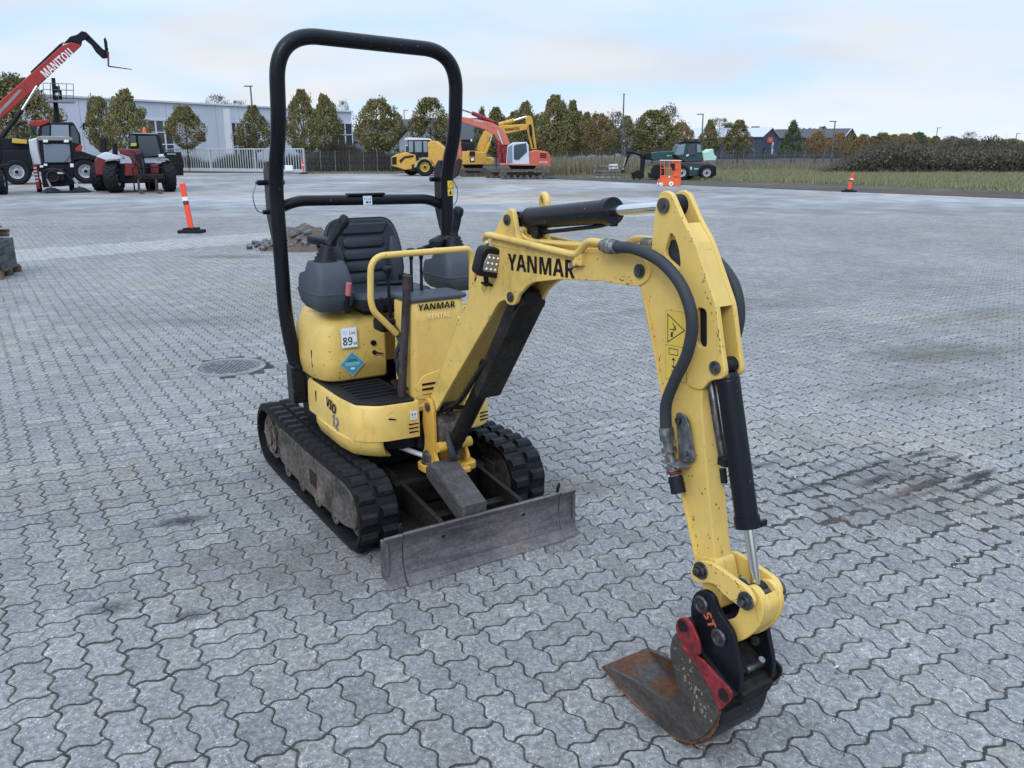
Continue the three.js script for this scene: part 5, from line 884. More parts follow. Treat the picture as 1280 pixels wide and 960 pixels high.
function crawler(t, p, P, x0, x1, yTop, yBot, z0, z1) {     // steel crawler track
  const a = p(...P(x0, yTop), z1), b = p(...P(x1, yTop), z1), h = a[1], r = h / 2, L = b[0] - a[0];
  const s = roundPoly([[a[0], .02], [a[0], h], [b[0], h], [b[0], .02]], r * .95, 8), inn = roundPoly([[a[0] + .10, .12], [a[0] + .10, h - .1], [b[0] - .1, h - .1], [b[0] - .1, .12]], r * .8, 8);
  const g = new THREE.Group(); g.name = 'crawler_track'; t.add(g); part('track_chain', slab(s, z0, z1, .01, [inn]), M.mudSteel, g);
  for (let k = 0; k < 26; k++) { const x = lerp(a[0] + r, b[0] - r, (k + .5) / 26); part('shoe', box(L / 26 * .62, .035, z1 - z0 + .02, x, h + .01, (z0 + z1) / 2), M.mudSteel, g); }
  part('side_frame', box(L * .72, h * .42, .2, (a[0] + b[0]) / 2, h * .5, z1 - .16, .02), M.blackDirty, g);
  for (const x of [a[0] + r, b[0] - r]) part('track_wheel', [pinZ(x, r, z0, z1 - .02, r * .72, 20), pinZ(x, r, z1 - .03, z1 + .02, r * .32, 14)], M.mudSteel, g);
  for (let k = 0; k < 6; k++) part('roller', pinZ(lerp(a[0] + r * 2, b[0] - r * 2, k / 5), .17, z1 - .25, z1 - .02, .10, 12), M.mudSteel, g);
}
{ // yellow excavator behind
  const p = frame(600, 59), P = (x, y) => [480 + x / 5.82, 130 + y / 5.82], pl = (pts, z0, z1, b = .03, r = 0) => poly(p, pts.map(q => P(...q)), z0, z1, b, r);
  const t = thing('excavator', 'large yellow crawler excavator with a lettered boom, behind the red one', 'excavator', p.pos);
  crawler(t, p, P, 548, 745, 470, 545, -.7, 0); crawler(t, p, P, 560, 755, 470, 545, -3.0, -2.3);
  part('house', [pl([[548, 442], [556, 345], [655, 342], [735, 352], [742, 385], [748, 442]], -2.8, -.2, .05)], M.yellowDeep, t); part('counterweight', pl([[735, 388], [780, 388], [797, 405], [797, 440], [740, 443]], -2.8, -.15, .06, .05), M.yellowDeep, t); part('turntable', pl([[570, 443], [720, 443], [710, 470], [590, 470]], -2.3, -.7, .02), M.darkMetal, t);
  part('cab', [pl([[560, 345], [562, 282], [590, 278], [600, 345]], -1.6, -.4, .04), pl([[600, 335], [604, 285], [655, 280], [660, 335]], -1.2, -.5, .04)], M.darkMetal, t); part('side_panel', pl([[622, 345], [662, 343], [662, 380], [622, 380]], -.2, -.16, .01), M.darkMetal, t); part('notice', pl([[626, 388], [660, 388], [660, 422], [626, 422]], -.2, -.16, .01), M.darkMetal, t); part('plate', pl([[632, 394], [654, 392], [656, 412], [634, 416]], -.16, -.13, .01), M.white, t);
  { const q = p(...P(632, 262)); part('beacon', pinYAt(q[0], q[1], -.8, .07, .18), M.panelWhite, t); }
  part('boom', pl([[668, 335], [690, 270], [725, 200], [760, 180], [860, 155], [1035, 145], [1048, 165], [1040, 188], [900, 216], [800, 216], [770, 250], [722, 358]], -1.9, -1.3, .04), M.yellowDeep, t);
  part('arm', pl([[1030, 100], [1048, 83], [1070, 90], [1082, 118], [1098, 230], [1112, 330], [1072, 330], [1050, 230], [1036, 175]], -1.85, -1.35, .03), M.yellowDeep, t);
  part('arm_cylinder', bar(p, P(835, 150), P(950, 118), -1.6, .14, .14, 12), M.yellowDeep, t); part('arm_rod', bar(p, P(950, 118), P(1035, 92), -1.6, .07, .07, 10), M.chrome, t);
  part('boom_cylinder', bar(p, P(735, 360), P(770, 280), -1.1, .12, .12, 12), M.yellowDeep, t); part('boom_rod', bar(p, P(770, 280), P(790, 230), -1.1, .065, .065, 10), M.chrome, t);
  part('bucket_cylinder', [bar(p, P(1062, 150), P(1070, 230), -1.2, .1, .1), bar(p, P(1070, 230), P(1090, 320), -1.2, .05, .05)], M.darkMetal, t);
  { const c = p(...P(932, 182), -1.3); const L = word('KOMATSU', 1.0, .19, .02); L.rotateZ(.09); L.translate(c[0], c[1], -1.3); part('lettering', L, M.letter, t); }
}
function pinYAt(x, y, z, r, h) { return rod([x, y - h / 2, z], [x, y + h / 2, z], r, r * .8, 12); }
{ // red excavator in front
  const p = frame(650, 53.8), P = (x, y) => [480 + x / 5.82, 130 + y / 5.82], pl = (pts, z0, z1, b = .03, r = 0) => poly(p, pts.map(q => P(...q)), z0, z1, b, r);
  const t = thing('excavator', 'faded red crawler excavator with a pale cab, in front of the yellow one', 'excavator', p.pos);
  crawler(t, p, P, 838, 1200, 478, 552, -.75, 0); crawler(t, p, P, 730, 1090, 478, 550, -3.1, -2.4);
  part('turntable', pl([[900, 446], [1110, 446], [1090, 478], [930, 478]], -2.4, -.7, .02), M.darkMetal, t);
  part('house', [pl([[1062, 442], [1062, 348], [1100, 334], [1190, 348], [1213, 378], [1213, 442]], -2.9, -.2, .06, .05)], mat(.62, .12, .075, { roughness: .5, map: paintTex }), t, 'bright red engine housing'); part('house_base', pl([[840, 432], [1213, 440], [1213, 450], [845, 446]], -2.9, -.2, .02), M.redFaded, t);
  for (let k = 0; k < 3; k++) part('vent_slot', pl([[1135, 358 + k * 13], [1180, 358 + k * 13], [1180, 364 + k * 13], [1135, 364 + k * 13]], -.2, -.15, 0), M.darkMetal, t);
  part('cab', pl([[888, 445], [898, 305], [935, 280], [1035, 276], [1052, 300], [1062, 440]], -1.6, -.25, .05, .05), M.greyBlue, t);
  part('cab_window', pl([[945, 305], [958, 296], [1034, 284], [1040, 345], [978, 406], [945, 402]], -.27, -.19, .01), M.glass, t); part('front_window', pl([[893, 430], [902, 312], [930, 296], [934, 425]], -.27, -.2, .01), M.glassPale, t);
  part('boom', pl([[530, 96], [545, 88], [700, 116], [790, 138], [850, 170], [895, 230], [918, 292], [880, 312], [845, 300], [800, 222], [735, 188], [610, 148], [530, 122]], -2.3, -1.7, .04), M.redFaded, t);
  part('boom_foot', pl([[842, 298], [905, 290], [885, 440], [838, 440]], -2.3, -1.7, .04), M.rustRed, t); part('boom_cylinder', [bar(p, P(850, 430), P(830, 270), -1.5, .12, .12, 12)], M.rustRed, t); part('boom_rod', bar(p, P(860, 290), P(825, 195), -1.5, .06, .06, 10), M.chrome, t);
  part('arm', pl([[520, 130], [535, 96], [552, 110], [556, 250], [566, 385], [545, 395], [522, 330], [512, 230]], -2.25, -1.75, .03), M.redFaded, t);
  part('arm_cylinder', [bar(p, P(740, 105), P(640, 66), -2.0, .13, .13, 12), bar(p, P(740, 110), P(810, 135), -2.0, .10, .10, 12)], M.rustRed, t); part('arm_rod', bar(p, P(640, 66), P(545, 34), -2.0, .05, .05, 10), M.steel, t);
  { const c = p(...P(690, 124), -1.7), L = word('HITACHI', .52, .12, .02); L.rotateZ(-.18); L.translate(c[0], c[1], -1.70); part('lettering', L, M.panelWhite, t); const d = p(...P(1160, 424), -.2), L2 = word('HITACHI', .50, .10, .02); L2.translate(d[0], d[1], -.2); part('lettering', L2, M.panelWhite, t); }
  const bk = pl([[384, 470], [400, 440], [440, 428], [510, 420], [545, 395], [566, 410], [552, 470], [530, 530], [470, 556], [410, 545], [386, 510]], -2.6, -1.4, .05, .06); part('bucket', bk, mat(.24, .20, .17, { roughness: .8, map: rustTex }), t);
}
{ // steel cage
  const p = frame(758, 54), t = thing('steel_cage', 'pale galvanised steel basket cage standing in front of the grass', 'cage', p.pos);
  for (const z of [-1.1, 0]) { const g = []; for (const u of [743, 750, 757, 764, 770, 776]) g.push(bar(p, [u, 208], [u, 224.5], z, .028)); for (const v of [208, 214, 219, 224]) g.push(bar(p, [743, v], [776, v], z, .03)); part('side_panel', g, M.galv, t); }
  const e = []; for (const u of [743, 776]) for (const v of [208, 214, 224]) { const a = p(u, v), b = p(u, v, -1.1); e.push(rod([a[0], a[1], 0], [b[0], a[1], -1.1], .028)); } part('end_panel', e, M.galv, t); part('floor_plate', box(1.65, .03, 1.1, .05, .10, -.55), M.greyPaint, t); part('mesh_box', poly(p, [[762, 206], [772, 205], [773, 211], [762, 212]], -.9, -.3, .01), M.panelWhite, t);
}
{ // dark green telehandler
  const p = frame(860, 52.4), P = (x, y) => [730 + x / 7.11, 160 + y / 7.11], pl = (pts, z0, z1, b = .03, r = 0) => poly(p, pts.map(q => P(...q)), z0, z1, b, r);
  const t = thing('telehandler', 'dark green telehandler with a mint green rear, standing on the edge of the grass', 'telehandler', p.pos, p.turn);
  part('chassis', [pl([[868, 312], [1135, 318], [1165, 340], [1160, 400], [1130, 400], [1040, 430], [900, 432], [868, 380]], -2.0, -.3, .05), pl([[590, 400], [680, 390], [690, 440], [600, 445]], -1.5, -.3, .04)], M.green, t); part('red_line', pl([[870, 304], [1130, 314], [1130, 320], [870, 311]], -.3, -.26, 0), M.red, t);
  part('cab', pl([[798, 240], [838, 148], [880, 122], [1035, 126], [1050, 150], [1050, 300], [905, 308], [870, 285]], -1.7, -.4, .05, .06), M.green, t); part('windscreen', pl([[806, 235], [842, 154], [905, 138], [885, 235], [850, 245]], -.42, -.33, .01), M.glassPale, t); part('side_window', pl([[918, 190], [940, 148], [990, 142], [994, 240], [920, 245]], -.42, -.33, .01), M.glass, t); part('side_window', pl([[1004, 145], [1036, 150], [1042, 215], [1004, 220]], -.42, -.33, .01), M.glassPale, t); part('mirror', pl([[906, 240], [930, 232], [934, 246], [912, 256]], -.3, -.25, .01), M.panelWhite, t);
  part('roof', pl([[850, 128], [890, 114], [1020, 116], [1040, 128], [1030, 134], [880, 136]], -1.75, -.35, .02), M.darkMetal, t);
  part('rear_body', pl([[1050, 215], [1100, 205], [1125, 186], [1150, 188], [1158, 235], [1182, 262], [1172, 292], [1062, 296]], -1.9, -.5, .05, .05), M.mint, t);
  part('boom', pl([[590, 225], [640, 212], [800, 206], [868, 240], [868, 285], [620, 290], [590, 275]], -1.5, -1.0, .04), M.green, t); part('boom_head', [pl([[540, 222], [595, 218], [600, 285], [560, 285], [530, 250]], -1.55, -.95, .03), pl([[505, 250], [540, 250], [545, 300], [535, 390], [500, 390], [505, 310]], -1.4, -1.1, .03)], M.darkMetal, t);
  part('jib', [bar(p, P(540, 250), P(430, 215), -1.2, .10, .08), bar(p, P(430, 215), P(385, 210), -1.2, .11, .09), bar(p, P(405, 210), P(335, 400), -1.2, .09, .07), bar(p, P(385, 250), P(350, 360), -1.05, .03, .03)], M.darkMetal, t);
  part('jib_stripe', [bar(p, P(378, 262), P(348, 370), -1.1, .045, .045)], M.panelWhite, t);
  part('winch', [pl([[430, 400], [470, 375], [530, 380], [535, 440], [510, 445], [510, 465], [498, 465], [498, 445], [455, 445], [455, 465], [443, 465], [440, 440]], -1.5, -.9, .03)], M.darkMetal, t);
  part('stabiliser', pl([[590, 420], [625, 330], [660, 325], [690, 345], [690, 440], [640, 450], [630, 445], [590, 448]], -.6, -.2, .03), M.darkMetal, t); part('stabiliser', [pl([[1140, 330], [1175, 345], [1178, 420], [1150, 430]], -.6, -.2, .03)], M.darkMetal, t);
  { let q = p(...P(870, 415)); wheel(t, q[0], .44, -.1, .44, .36); q = p(...P(1090, 405)); wheel(t, q[0], .45, -.1, .45, .36); q = p(...P(660, 430), -1.7); wheel(t, q[0], .44, -1.9, .44, .36); q = p(...P(1100, 420), -1.7); wheel(t, q[0], .44, -1.9, .44, .36); q = p(...P(930, 430), -1.7); wheel(t, q[0], .44, -1.9, .44, .36); }
  { const c = p(...P(998, 362), -.3), L = word('Merlo', .24, .09, .02); L.translate(c[0], c[1], -.3); part('lettering', L, M.white, t); part('number_label', pl([[946, 345], [958, 345], [958, 370], [946, 370]], -.3, -.27, 0), M.white, t); const d = p(...P(758, 246), -1.0), L2 = word('Merlo', .3, .1, .02); L2.translate(d[0], d[1], -1.0); part('lettering', L2, M.mint, t); }
}
{ // small orange lift
  const p = frame(838, 43.2), P = (x, y) => [730 + x / 7.11, 160 + y / 7.11], pl = (pts, z0, z1, b = .02, r = 0) => poly(p, pts.map(q => P(...q)), z0, z1, b, r);
  const t = thing('personnel_lift', 'small bright orange mast lift with white wheels in front of the green telehandler', 'personnel lift', p.pos);
  part('chassis', pl([[676, 455], [850, 450], [855, 515], [840, 522], [680, 520]], -.75, 0, .03), M.orange, t); part('mast', pl([[795, 290], [850, 285], [862, 320], [862, 500], [850, 515], [795, 470]], -.55, -.1, .02), M.orange, t); part('entry_panel', pl([[676, 425], [795, 430], [795, 460], [676, 458]], -.05, 0, .01), M.orange, t);
  for (const z of [-.75, 0]) { const g = []; for (const x of [682, 715, 757, 795, 845]) g.push(bar(p, P(x, 287), P(x, 450), z, .018)); for (const y of [287, 358, 425]) g.push(bar(p, P(680, y), P(848, y), z, .02)); part('railing', g, M.orange, t); }
  part('top_rail', bar(p, P(672, 288), P(868, 290), .02, .02), M.panelWhite, t); part('control_box', pl([[775, 315], [808, 315], [808, 375], [790, 380], [775, 345]], -.1, .03, .02), M.darkMetal, t); part('notice', pl([[750, 430], [765, 425], [765, 440], [752, 442]], 0, .02, 0), M.white, t);
  for (const [x, r] of [[686, 15], [773, 20]]) { const q = p(...P(x, 503)); part('wheel', [pinZ(q[0], r * .0057 + .01, -.2, .05, r * .0057, 18)], M.white, t); part('wheel', pinZ(q[0], r * .0057 + .01, -.8, -.65, r * .0057, 18), M.white, t); part('hub', pinZ(q[0], r * .0057 + .01, .05, .065, r * .002, 10), M.greyPaint, t); }
}

// ---------- buildings, fences, poles ----------
{ // long white building, running away to the right
  const A = at(-70, 200, 78), B = at(442, 200, 122), ax = A[0], az = -78, bx = B[0], bz = -122, L = Math.hypot(bx - ax, bz - az), H = 6.9;
  const t = thing('office_building', 'long flat-roofed white office building behind the trees on the left', 'building', [ax, 0, az], -Math.atan2(bz - az, bx - ax));
  const along = u => { const d = (u - 640) / 1035 * CP; const dx = bx - ax, dz = bz - az; const F0 = -az, s = (d * F0 - ax) / (dx + d * dz); return clamp(s, 0, 1) * L; };   // where the sight line u meets the wall (level sight line)
  const wallTex = dataTex(512, (u, v) => { const n = fbm(u * 8, v * 3, 401, 4, 8); const j = (u * 6) % 1 < .02 ? .82 : 1; return [(.86 + .1 * (n - .5)) * j, (.865 + .1 * (n - .5)) * j, (.88 + .1 * (n - .5)) * j]; }, true, 20);
  part('wall', box(L, H, 14, L / 2, H / 2, -7.02, .05), mat(.76, .78, .84, { roughness: .6, map: wallTex }), t); part('roof_edge', box(L + .4, .22, 14.4, L / 2, H + .08, -7.02, .03), M.panelWhite, t);
  for (const [u0, u1, y0, y1, cols, rows] of [[176, 218, 1.1, 5.0, 4, 3], [286, 318, .8, 5.0, 3, 3], [414, 441, .8, 5.4, 3, 3], [20, 70, 1.1, 4.6, 5, 2]]) {
    const a = along(u0), b = along(u1), w = b - a;
    part('window_frame', [box(w, .16, .16, (a + b) / 2, y0, .05), box(w, .16, .16, (a + b) / 2, y1, .05), ...Array.from({ length: cols + 1 }, (_, k) => box(.16, y1 - y0, .15, a + w * k / cols, (y0 + y1) / 2, .055)), ...Array.from({ length: rows - 1 }, (_, k) => box(w, .12, .14, (a + b) / 2, lerp(y0, y1, (k + 1) / rows), .05))], M.panelWhite, t);
    for (let r = 0; r < rows; r++) for (let c = 0; c < cols; c++) part('pane', box(w / cols - .1, (y1 - y0) / rows - .1, .05, a + w * (c + .5) / cols, lerp(y0, y1, (r + .5) / rows), .012), M.glass, t);
  }
  const s0 = along(268), s1 = along(284); part('entrance_fin', box(.25, H - .4, 1.2, s1, (H - .4) / 2, .5), M.panelWhite, t); void s0;
}
function gableHouse(name, label, u, F, w, eave, ridge, len, turn, wallM, roofM, extras) {
  const t = thing(name, label, 'building', [at(u, 200, F)[0], 0, -F], turn);
  part('wall', [slab([[-w / 2, 0], [w / 2, 0], [w / 2, eave], [0, ridge], [-w / 2, eave]], -len, 0, 0)], wallM, t);
  for (const s of [-1, 1]) { const l = Math.hypot(w / 2, ridge - eave), g = box(l + .5, .14, len + .6, 0, .09, 0, .02); g.rotateZ(s * -Math.atan2(ridge - eave, w / 2)); g.translate(s * (w / 4 + .1), (eave + ridge) / 2 - .04, -len / 2); part('roof', g, roofM, t); }
  if (extras) extras(t); return t;
}
gableHouse('warehouse', 'dark blue shed with a pale metal roof and a red sign on its gable', 961, 185, 10.5, 4.5, 6.3, 26, .95, M.slateBlue, M.roofPale, t => {
  part('sign', box(3.4, 1.2, .08, -.3, 3.9, .05, .02), mat(.55, .07, .06), t); part('sign_text', tr(word('JYSK', 2.2, .5, .02), -.3, 3.9, .09), mat(.75, .35, .3), t); part('poster', box(1.1, 2.6, .08, 1.6, 2.2, .05, .02), M.panelWhite, t); part('poster_picture', box(.9, .9, .03, 1.6, 2.5, .1), mat(.1, .25, .45), t);
  part('gable_trim', [rod([-5.3, 4.5, .1], [0, 6.4, .1], .12), rod([5.3, 4.5, .1], [0, 6.4, .1], .12)], M.panelWhite, t); part('door', box(1.2, 2.2, .08, -3.4, 1.1, .04), M.darkMetal, t);
});
gableHouse('warehouse', 'dark blue shed with a long dark roof and a small white gable window, farther right', 1060, 205, 11, 4.6, 6.6, 20, .95, M.slateBlue, M.roofDark, t => { part('window_frame', box(4.2, 1.2, .08, .4, 3.6, .05), M.panelWhite, t); part('pane', box(3.9, .9, .04, .4, 3.6, .1), M.glassPale, t); part('gable_trim', [rod([-5.6, 4.6, .1], [0, 6.7, .1], .12), rod([5.6, 4.6, .1], [0, 6.7, .1], .12)], M.panelWhite, t); });
gableHouse('house', 'grey gabled house with a dark tiled roof, left of the excavators', 524, 100, 7, 3.0, 5.2, 16, -.75, M.wallGrey, M.roofDark, t => { part('window_frame', box(1.5, 1.3, .08, -1.6, 1.7, .05), M.panelWhite, t); part('pane', box(1.3, 1.1, .04, -1.6, 1.7, .09), M.glass, t); part('gable_trim', [rod([-3.7, 2.95, .1], [0, 5.35, .1], .1), rod([3.7, 2.95, .1], [0, 5.35, .1], .1)], M.roofDark, t); });
gableHouse('house', 'low house with a pale roof half hidden by the middle trees', 797, 130, 9, 3.0, 5.2, 9, 1.0, M.wallGrey, M.roofPale, t => { part('window_frame', box(1.4, 1.2, .08, 1, 1.6, .05), M.panelWhite, t); part('pane', box(1.2, 1.0, .04, 1, 1.6, .09), M.glass, t); });
gableHouse('house', 'pale-roofed shed between the trees behind the green telehandler', 905, 190, 10, 4.2, 6.2, 14, 1.05, M.slateBlue, M.roofPale);
gableHouse('house', 'long dark-roofed house behind the yellow excavator', 640, 116, 9, 3.0, 5.8, 24, 1.1, M.wallGrey, M.roofDark);
{ // sliding gate of upright pickets
  const a = at(212, 214, 73), b = at(381, 217, 67), L = Math.hypot(b[0] - a[0], 6), t = thing('sliding_gate', 'long white sliding gate of upright pickets across the yard entrance', 'gate', [a[0], 0, -73], -Math.atan2(6, b[0] - a[0]));
  part('bottom_beam', box(L, .26, .14, L / 2, .20, 0, .02), M.gatePaint, t); part('top_rail', box(L, .09, .09, L / 2, 1.86, 0, .01), M.gatePaint, t); part('ground_rail', box(L, .05, .2, L / 2, .025, 0), M.concrete, t);
  const n = 56; for (let k = 0; k <= n; k++) part('picket', box(.055, 1.58, .04, L * k / n, 1.08, 0), M.gatePaint, t);
  for (const x of [0, L * .33, L * .66, L]) part('post', box(.12, 1.9, .12, x, .95, .0, .01), M.gatePaint, t);
  part('notice', [box(.75, .42, .03, L * .90, .42, .12)], M.white, t);
}
const WIRE = (() => { const g = []; for (let k = 0; k < 30; k++) g.push(box(.010, 1.7, .010, (k + .5) / 30 * 3, .9, 0)); for (let k = 0; k < 12; k++) g.push(box(3, .010, .010, 1.5, .08 + k * .15, 0)); return merge(g); })();
function wireFence(label, x0, z0, x1, z1, n, h) {
  const L = Math.hypot(x1 - x0, z1 - z0), t = thing('wire_fence', label, 'fence', [x0, 0, z0], -Math.atan2(z1 - z0, x1 - x0));
  for (let k = 0; k <= n; k++) part('post', rod([L * k / n, 0, 0], [L * k / n, h + .08, 0], .045, .045, 8), M.galv, t);
  for (let k = 0; k < n; k++) { const m = new THREE.Mesh(WIRE, M.galv); m.name = 'wire_panel'; m.position.set(L * k / n, 0, 0); m.scale.set(L / n / 3, h / 1.75, 1); m.castShadow = m.receiveShadow = true; t.add(m); }
}
{ const a = at(383, 217, 68), b = at(505, 215, 74); wireFence('grey wire mesh fence between the white gate and the dump truck', a[0], -68, b[0], -74, 7, 1.7); }
{ const a = at(690, 210, 76), b = at(900, 210, 80); wireFence('grey wire mesh fence behind the excavators and the cage', a[0], -76, b[0], -80, 12, 1.7); }
{ const a = at(902, 210, 80), b = at(1052, 208, 86); wireFence('grey wire mesh fence in front of the blue sheds', a[0], -80, b[0], -86, 12, 1.7); }
function lampPost(label, u, F, top, head) {
  const q = at(u, top, F), t = thing('lamp_post', label, 'lamp post', [q[0], 0, -F], 0); part('pole', rod([0, 0, 0], [0, q[1], 0], .10, .06, 10), M.galv, t);
  if (head) part('lamp_head', [box(.7, .10, .22, head * .3, q[1] + .02, 0, .03)], M.galv, t); else part('pole_cap', tr(new THREE.SphereGeometry(.09, 10, 8), 0, q[1], 0), M.galv, t);
}
lampPost('slim grey lamp post behind the white gate', 313, 74.5, 108, -.6); lampPost('white flagpole rising above the middle trees', 780, 84, 118, 0); lampPost('grey lamp post behind the green telehandler', 879, 96, 143, -1);
lampPost('grey lamp post in front of the second blue shed', 1044, 92, 152, -.8); lampPost('distant lamp post above the brown scrub', 1172, 150, 160, 1); lampPost('faint lamp post near the right edge above the scrub', 1271, 160, 167, 1); lampPost('thin dark mast behind the grey gabled house', 505, 130, 138, 1);

// ---------- trees, scrub, grass ----------
const leafCol = (c, pal) => { const q = pal[Math.floor(rnd() * pal.length)], k = rr(.72, 1.28) * 1.9; c.setRGB(q[0] * k, q[1] * k, q[2] * k); };
const LEAFM = new THREE.MeshStandardMaterial({ vertexColors: true, roughness: .9, side: THREE.DoubleSide });
const palOlive = [[.075, .078, .028], [.06, .068, .026], [.10, .082, .03], [.13, .085, .03], [.05, .055, .024]], palGreen = [[.045, .06, .028], [.06, .075, .03], [.035, .045, .024]], palRust = [[.13, .085, .035], [.10, .075, .035], [.085, .075, .035], [.15, .08, .03]], palBare = [[.06, .055, .05], [.05, .05, .042], [.08, .075, .05]];
function leafGeo(list) {                      // list of [x, y, z, size, colour]; each a bent leaf clump of two triangles
  const pos = new Float32Array(list.length * 18), col = new Float32Array(list.length * 18), uv = new Float32Array(list.length * 12); const e = new THREE.Euler(), m = new THREE.Matrix4(), v = V3();
  list.forEach(([x, y, z, s, c], k) => {
    e.set(rnd() * 6.28, rnd() * 6.28, rnd() * 6.28); m.makeRotationFromEuler(e);
    const P = [[-.5, -.1, 0], [0, -.5, .12], [.1, .5, 0], [-.5, -.1, 0], [.1, .5, 0], [-.42, .42, -.1]];
    P.forEach((q, i) => { v.set(...q).multiplyScalar(s).applyMatrix4(m); pos.set([x + v.x, y + v.y, z + v.z], k * 18 + i * 3); col.set([c.r, c.g, c.b], k * 18 + i * 3); });
  });
  const g = new THREE.BufferGeometry(); g.setAttribute('position', new THREE.BufferAttribute(pos, 3)); g.setAttribute('color', new THREE.BufferAttribute(col, 3)); g.setAttribute('uv', new THREE.BufferAttribute(uv, 2)); g.computeVertexNormals(); return g;
}
// a crown about 1 high and 1 wide, foot at y = 0; shape(t) gives the half-width at height t
function crown(s, shape, n, pal, size, hollow = .35) {
  setSeed(s); const list = [], lumps = Array.from({ length: 46 }, () => { const t = Math.pow(rnd(), .85) * .93 + .04, a = rnd() * 6.28, r = shape(t) * rr(.45, 1.05); return [r * Math.cos(a), t, r * Math.sin(a), rr(.05, .13)]; });
  for (let k = 0; k < 26; k++) { const a = rnd() * 6.28, t = rr(.25, 1), r = shape(Math.min(.97, t)) * rr(.8, 1.05), l = rr(.04, .10); for (let q = 0; q < 16; q++) { const c = new THREE.Color(); leafCol(c, pal); const f = q / 16; list.push([r * Math.cos(a) * (1 + f * l * 1.3) + rr(-.012, .012), t * .97 + f * l, r * Math.sin(a) * (1 + f * l * 1.3) + rr(-.012, .012), size * rr(.5, .9) * (1.1 - f * .6), c]); } }
  for (let k = 0; k < n; k++) {
    let x, y, z;
    if (k % 5 < 3) { const L = lumps[Math.floor(rnd() * lumps.length)], a = rnd() * 6.28, b = Math.acos(2 * rnd() - 1), r = L[3] * Math.pow(rnd(), .4); x = L[0] + r * Math.sin(b) * Math.cos(a); y = L[1] + r * Math.cos(b); z = L[2] + r * Math.sin(b) * Math.sin(a); }
    else { y = rnd(); const a = rnd() * 6.28, w = shape(y) * (1 + .18 * (vnoise(a * 1.6 + 20, y * 6, s) - .5) * 2), r = w * Math.pow(lerp(hollow, 1, rnd()), .5); x = r * Math.cos(a); z = r * Math.sin(a); }
    const c = new THREE.Color(); leafCol(c, pal); list.push([x, y, z, size * rr(.6, 1.35), c]);
  }
  return leafGeo(list);
}
const cone = t => .5 * Math.pow(Math.sin(Math.PI * clamp(Math.pow(1 - t, 1.7) * .90 + .05)), .9), oval = t => .5 * Math.pow(Math.sin(Math.PI * clamp(Math.pow(1 - t, 1.25) * .92 + .05)), .7), slim = t => .5 * Math.pow(1 - t, .7) * Math.min(1, t * 8 + .3);
const CROWNS = { cone: [0, 1, 2, 3].map(k => crown(600 + k, cone, 9500, palOlive, .036)), oval: [0, 1, 2].map(k => crown(620 + k, oval, 9500, palOlive, .036)), dark: [0, 1].map(k => crown(640 + k, slim, 7500, palGreen, .036)), bare: [0, 1].map(k => crown(650 + k, oval, 2300, palBare, .030, .1)), rust: [0, 1].map(k => crown(660 + k, oval, 8000, palRust, .036)) };
function limbGeo(s, bare) { setSeed(s); const g = [rod([0, 0, 0], [0, .45, 0], .022, .016, 8), rod([0, .45, 0], [.01, .95, .0], .016, .004, 6)]; for (let k = 0; k < (bare ? 26 : 12); k++) { const y = rr(.25, .8), a = rnd() * 6.28, l = rr(.15, .34); g.push(rod([0, y, 0], [l * Math.cos(a), y + l * rr(.3, .9), l * Math.sin(a)], .007, .002, 5)); } return merge(g); }
const LIMBS = limbGeo(5, false), LIMBSB = limbGeo(6, true);
let treeN = 0;
function tree(kind, u, F, vTop, vBot, wPx, label, group) {
  const q = at(u, vTop, F), b = at(u, vBot, F), h = q[1] - b[1], w = wPx * F * CP / 1035, base = Math.max(.1, b[1]);
  const t = thing({ dark: 'conifer_tree', bare: 'bare_tree' }[kind] || 'broadleaf_tree', label, 'tree', [q[0], 0, -F], (treeN * 2.4) % 6.28, group);
  const cg = CROWNS[kind][treeN++ % CROWNS[kind].length]; const c = new THREE.Mesh(cg, LEAFM); c.name = 'crown'; c.position.y = base; c.scale.set(w, h, w); c.castShadow = c.receiveShadow = true; t.add(c);
  const l = new THREE.Mesh(kind === 'bare' ? LIMBSB : LIMBS, M.trunk); l.name = 'trunk'; l.scale.set(w * .9, q[1] * .96, w * .9); l.castShadow = true; t.add(l);
}
tree('oval', 18, 62, 98, 208, 96, 'wide tree behind the raised red boom at the left edge');
tree('oval', 121, 72, 121, 190, 38, 'olive tree left of its taller neighbour behind the smaller telehandler'); tree('cone', 155, 70, 113, 190, 56, 'taller rust-olive tree behind the cab of the smaller telehandler');
tree('oval', 229, 72, 134, 186, 50, 'small round tree in front of the white building, above the loader bucket'); tree('cone', 315, 73, 132, 190, 50, 'rounded tree behind the slim lamp post');
tree('cone', 376, 70, 112, 192, 52, 'large pointed tree seen just inside the left post of the roll bar'); tree('cone', 404, 76, 119, 190, 46, 'pointed tree half hidden behind the large one inside the roll bar');
tree('oval', 470, 74, 124, 193, 60, 'broad round tree in the middle of the roll bar opening'); tree('oval', 537, 80, 122, 192, 58, 'round brownish tree behind the dump truck');
tree('cone', 620, 86, 134, 196, 40, 'tree between the booms of the two excavators'); tree('cone', 657, 84, 128, 196, 44, 'tree behind the boom tip of the yellow excavator'); tree('cone', 694, 80, 119, 196, 56, 'tallest dark tree right of the excavators'); tree('cone', 716, 84, 126, 196, 40, 'slightly shorter tree leaning into the tallest one right of the excavators');
tree('rust', 749, 80, 142, 194, 42, 'round rust-tinged tree left of the flagpole'); tree('oval', 818, 80, 138, 196, 66, 'wide tree above the boom of the green telehandler'); tree('rust', 852, 86, 153, 194, 34, 'small rusty tree just left of the green cab');
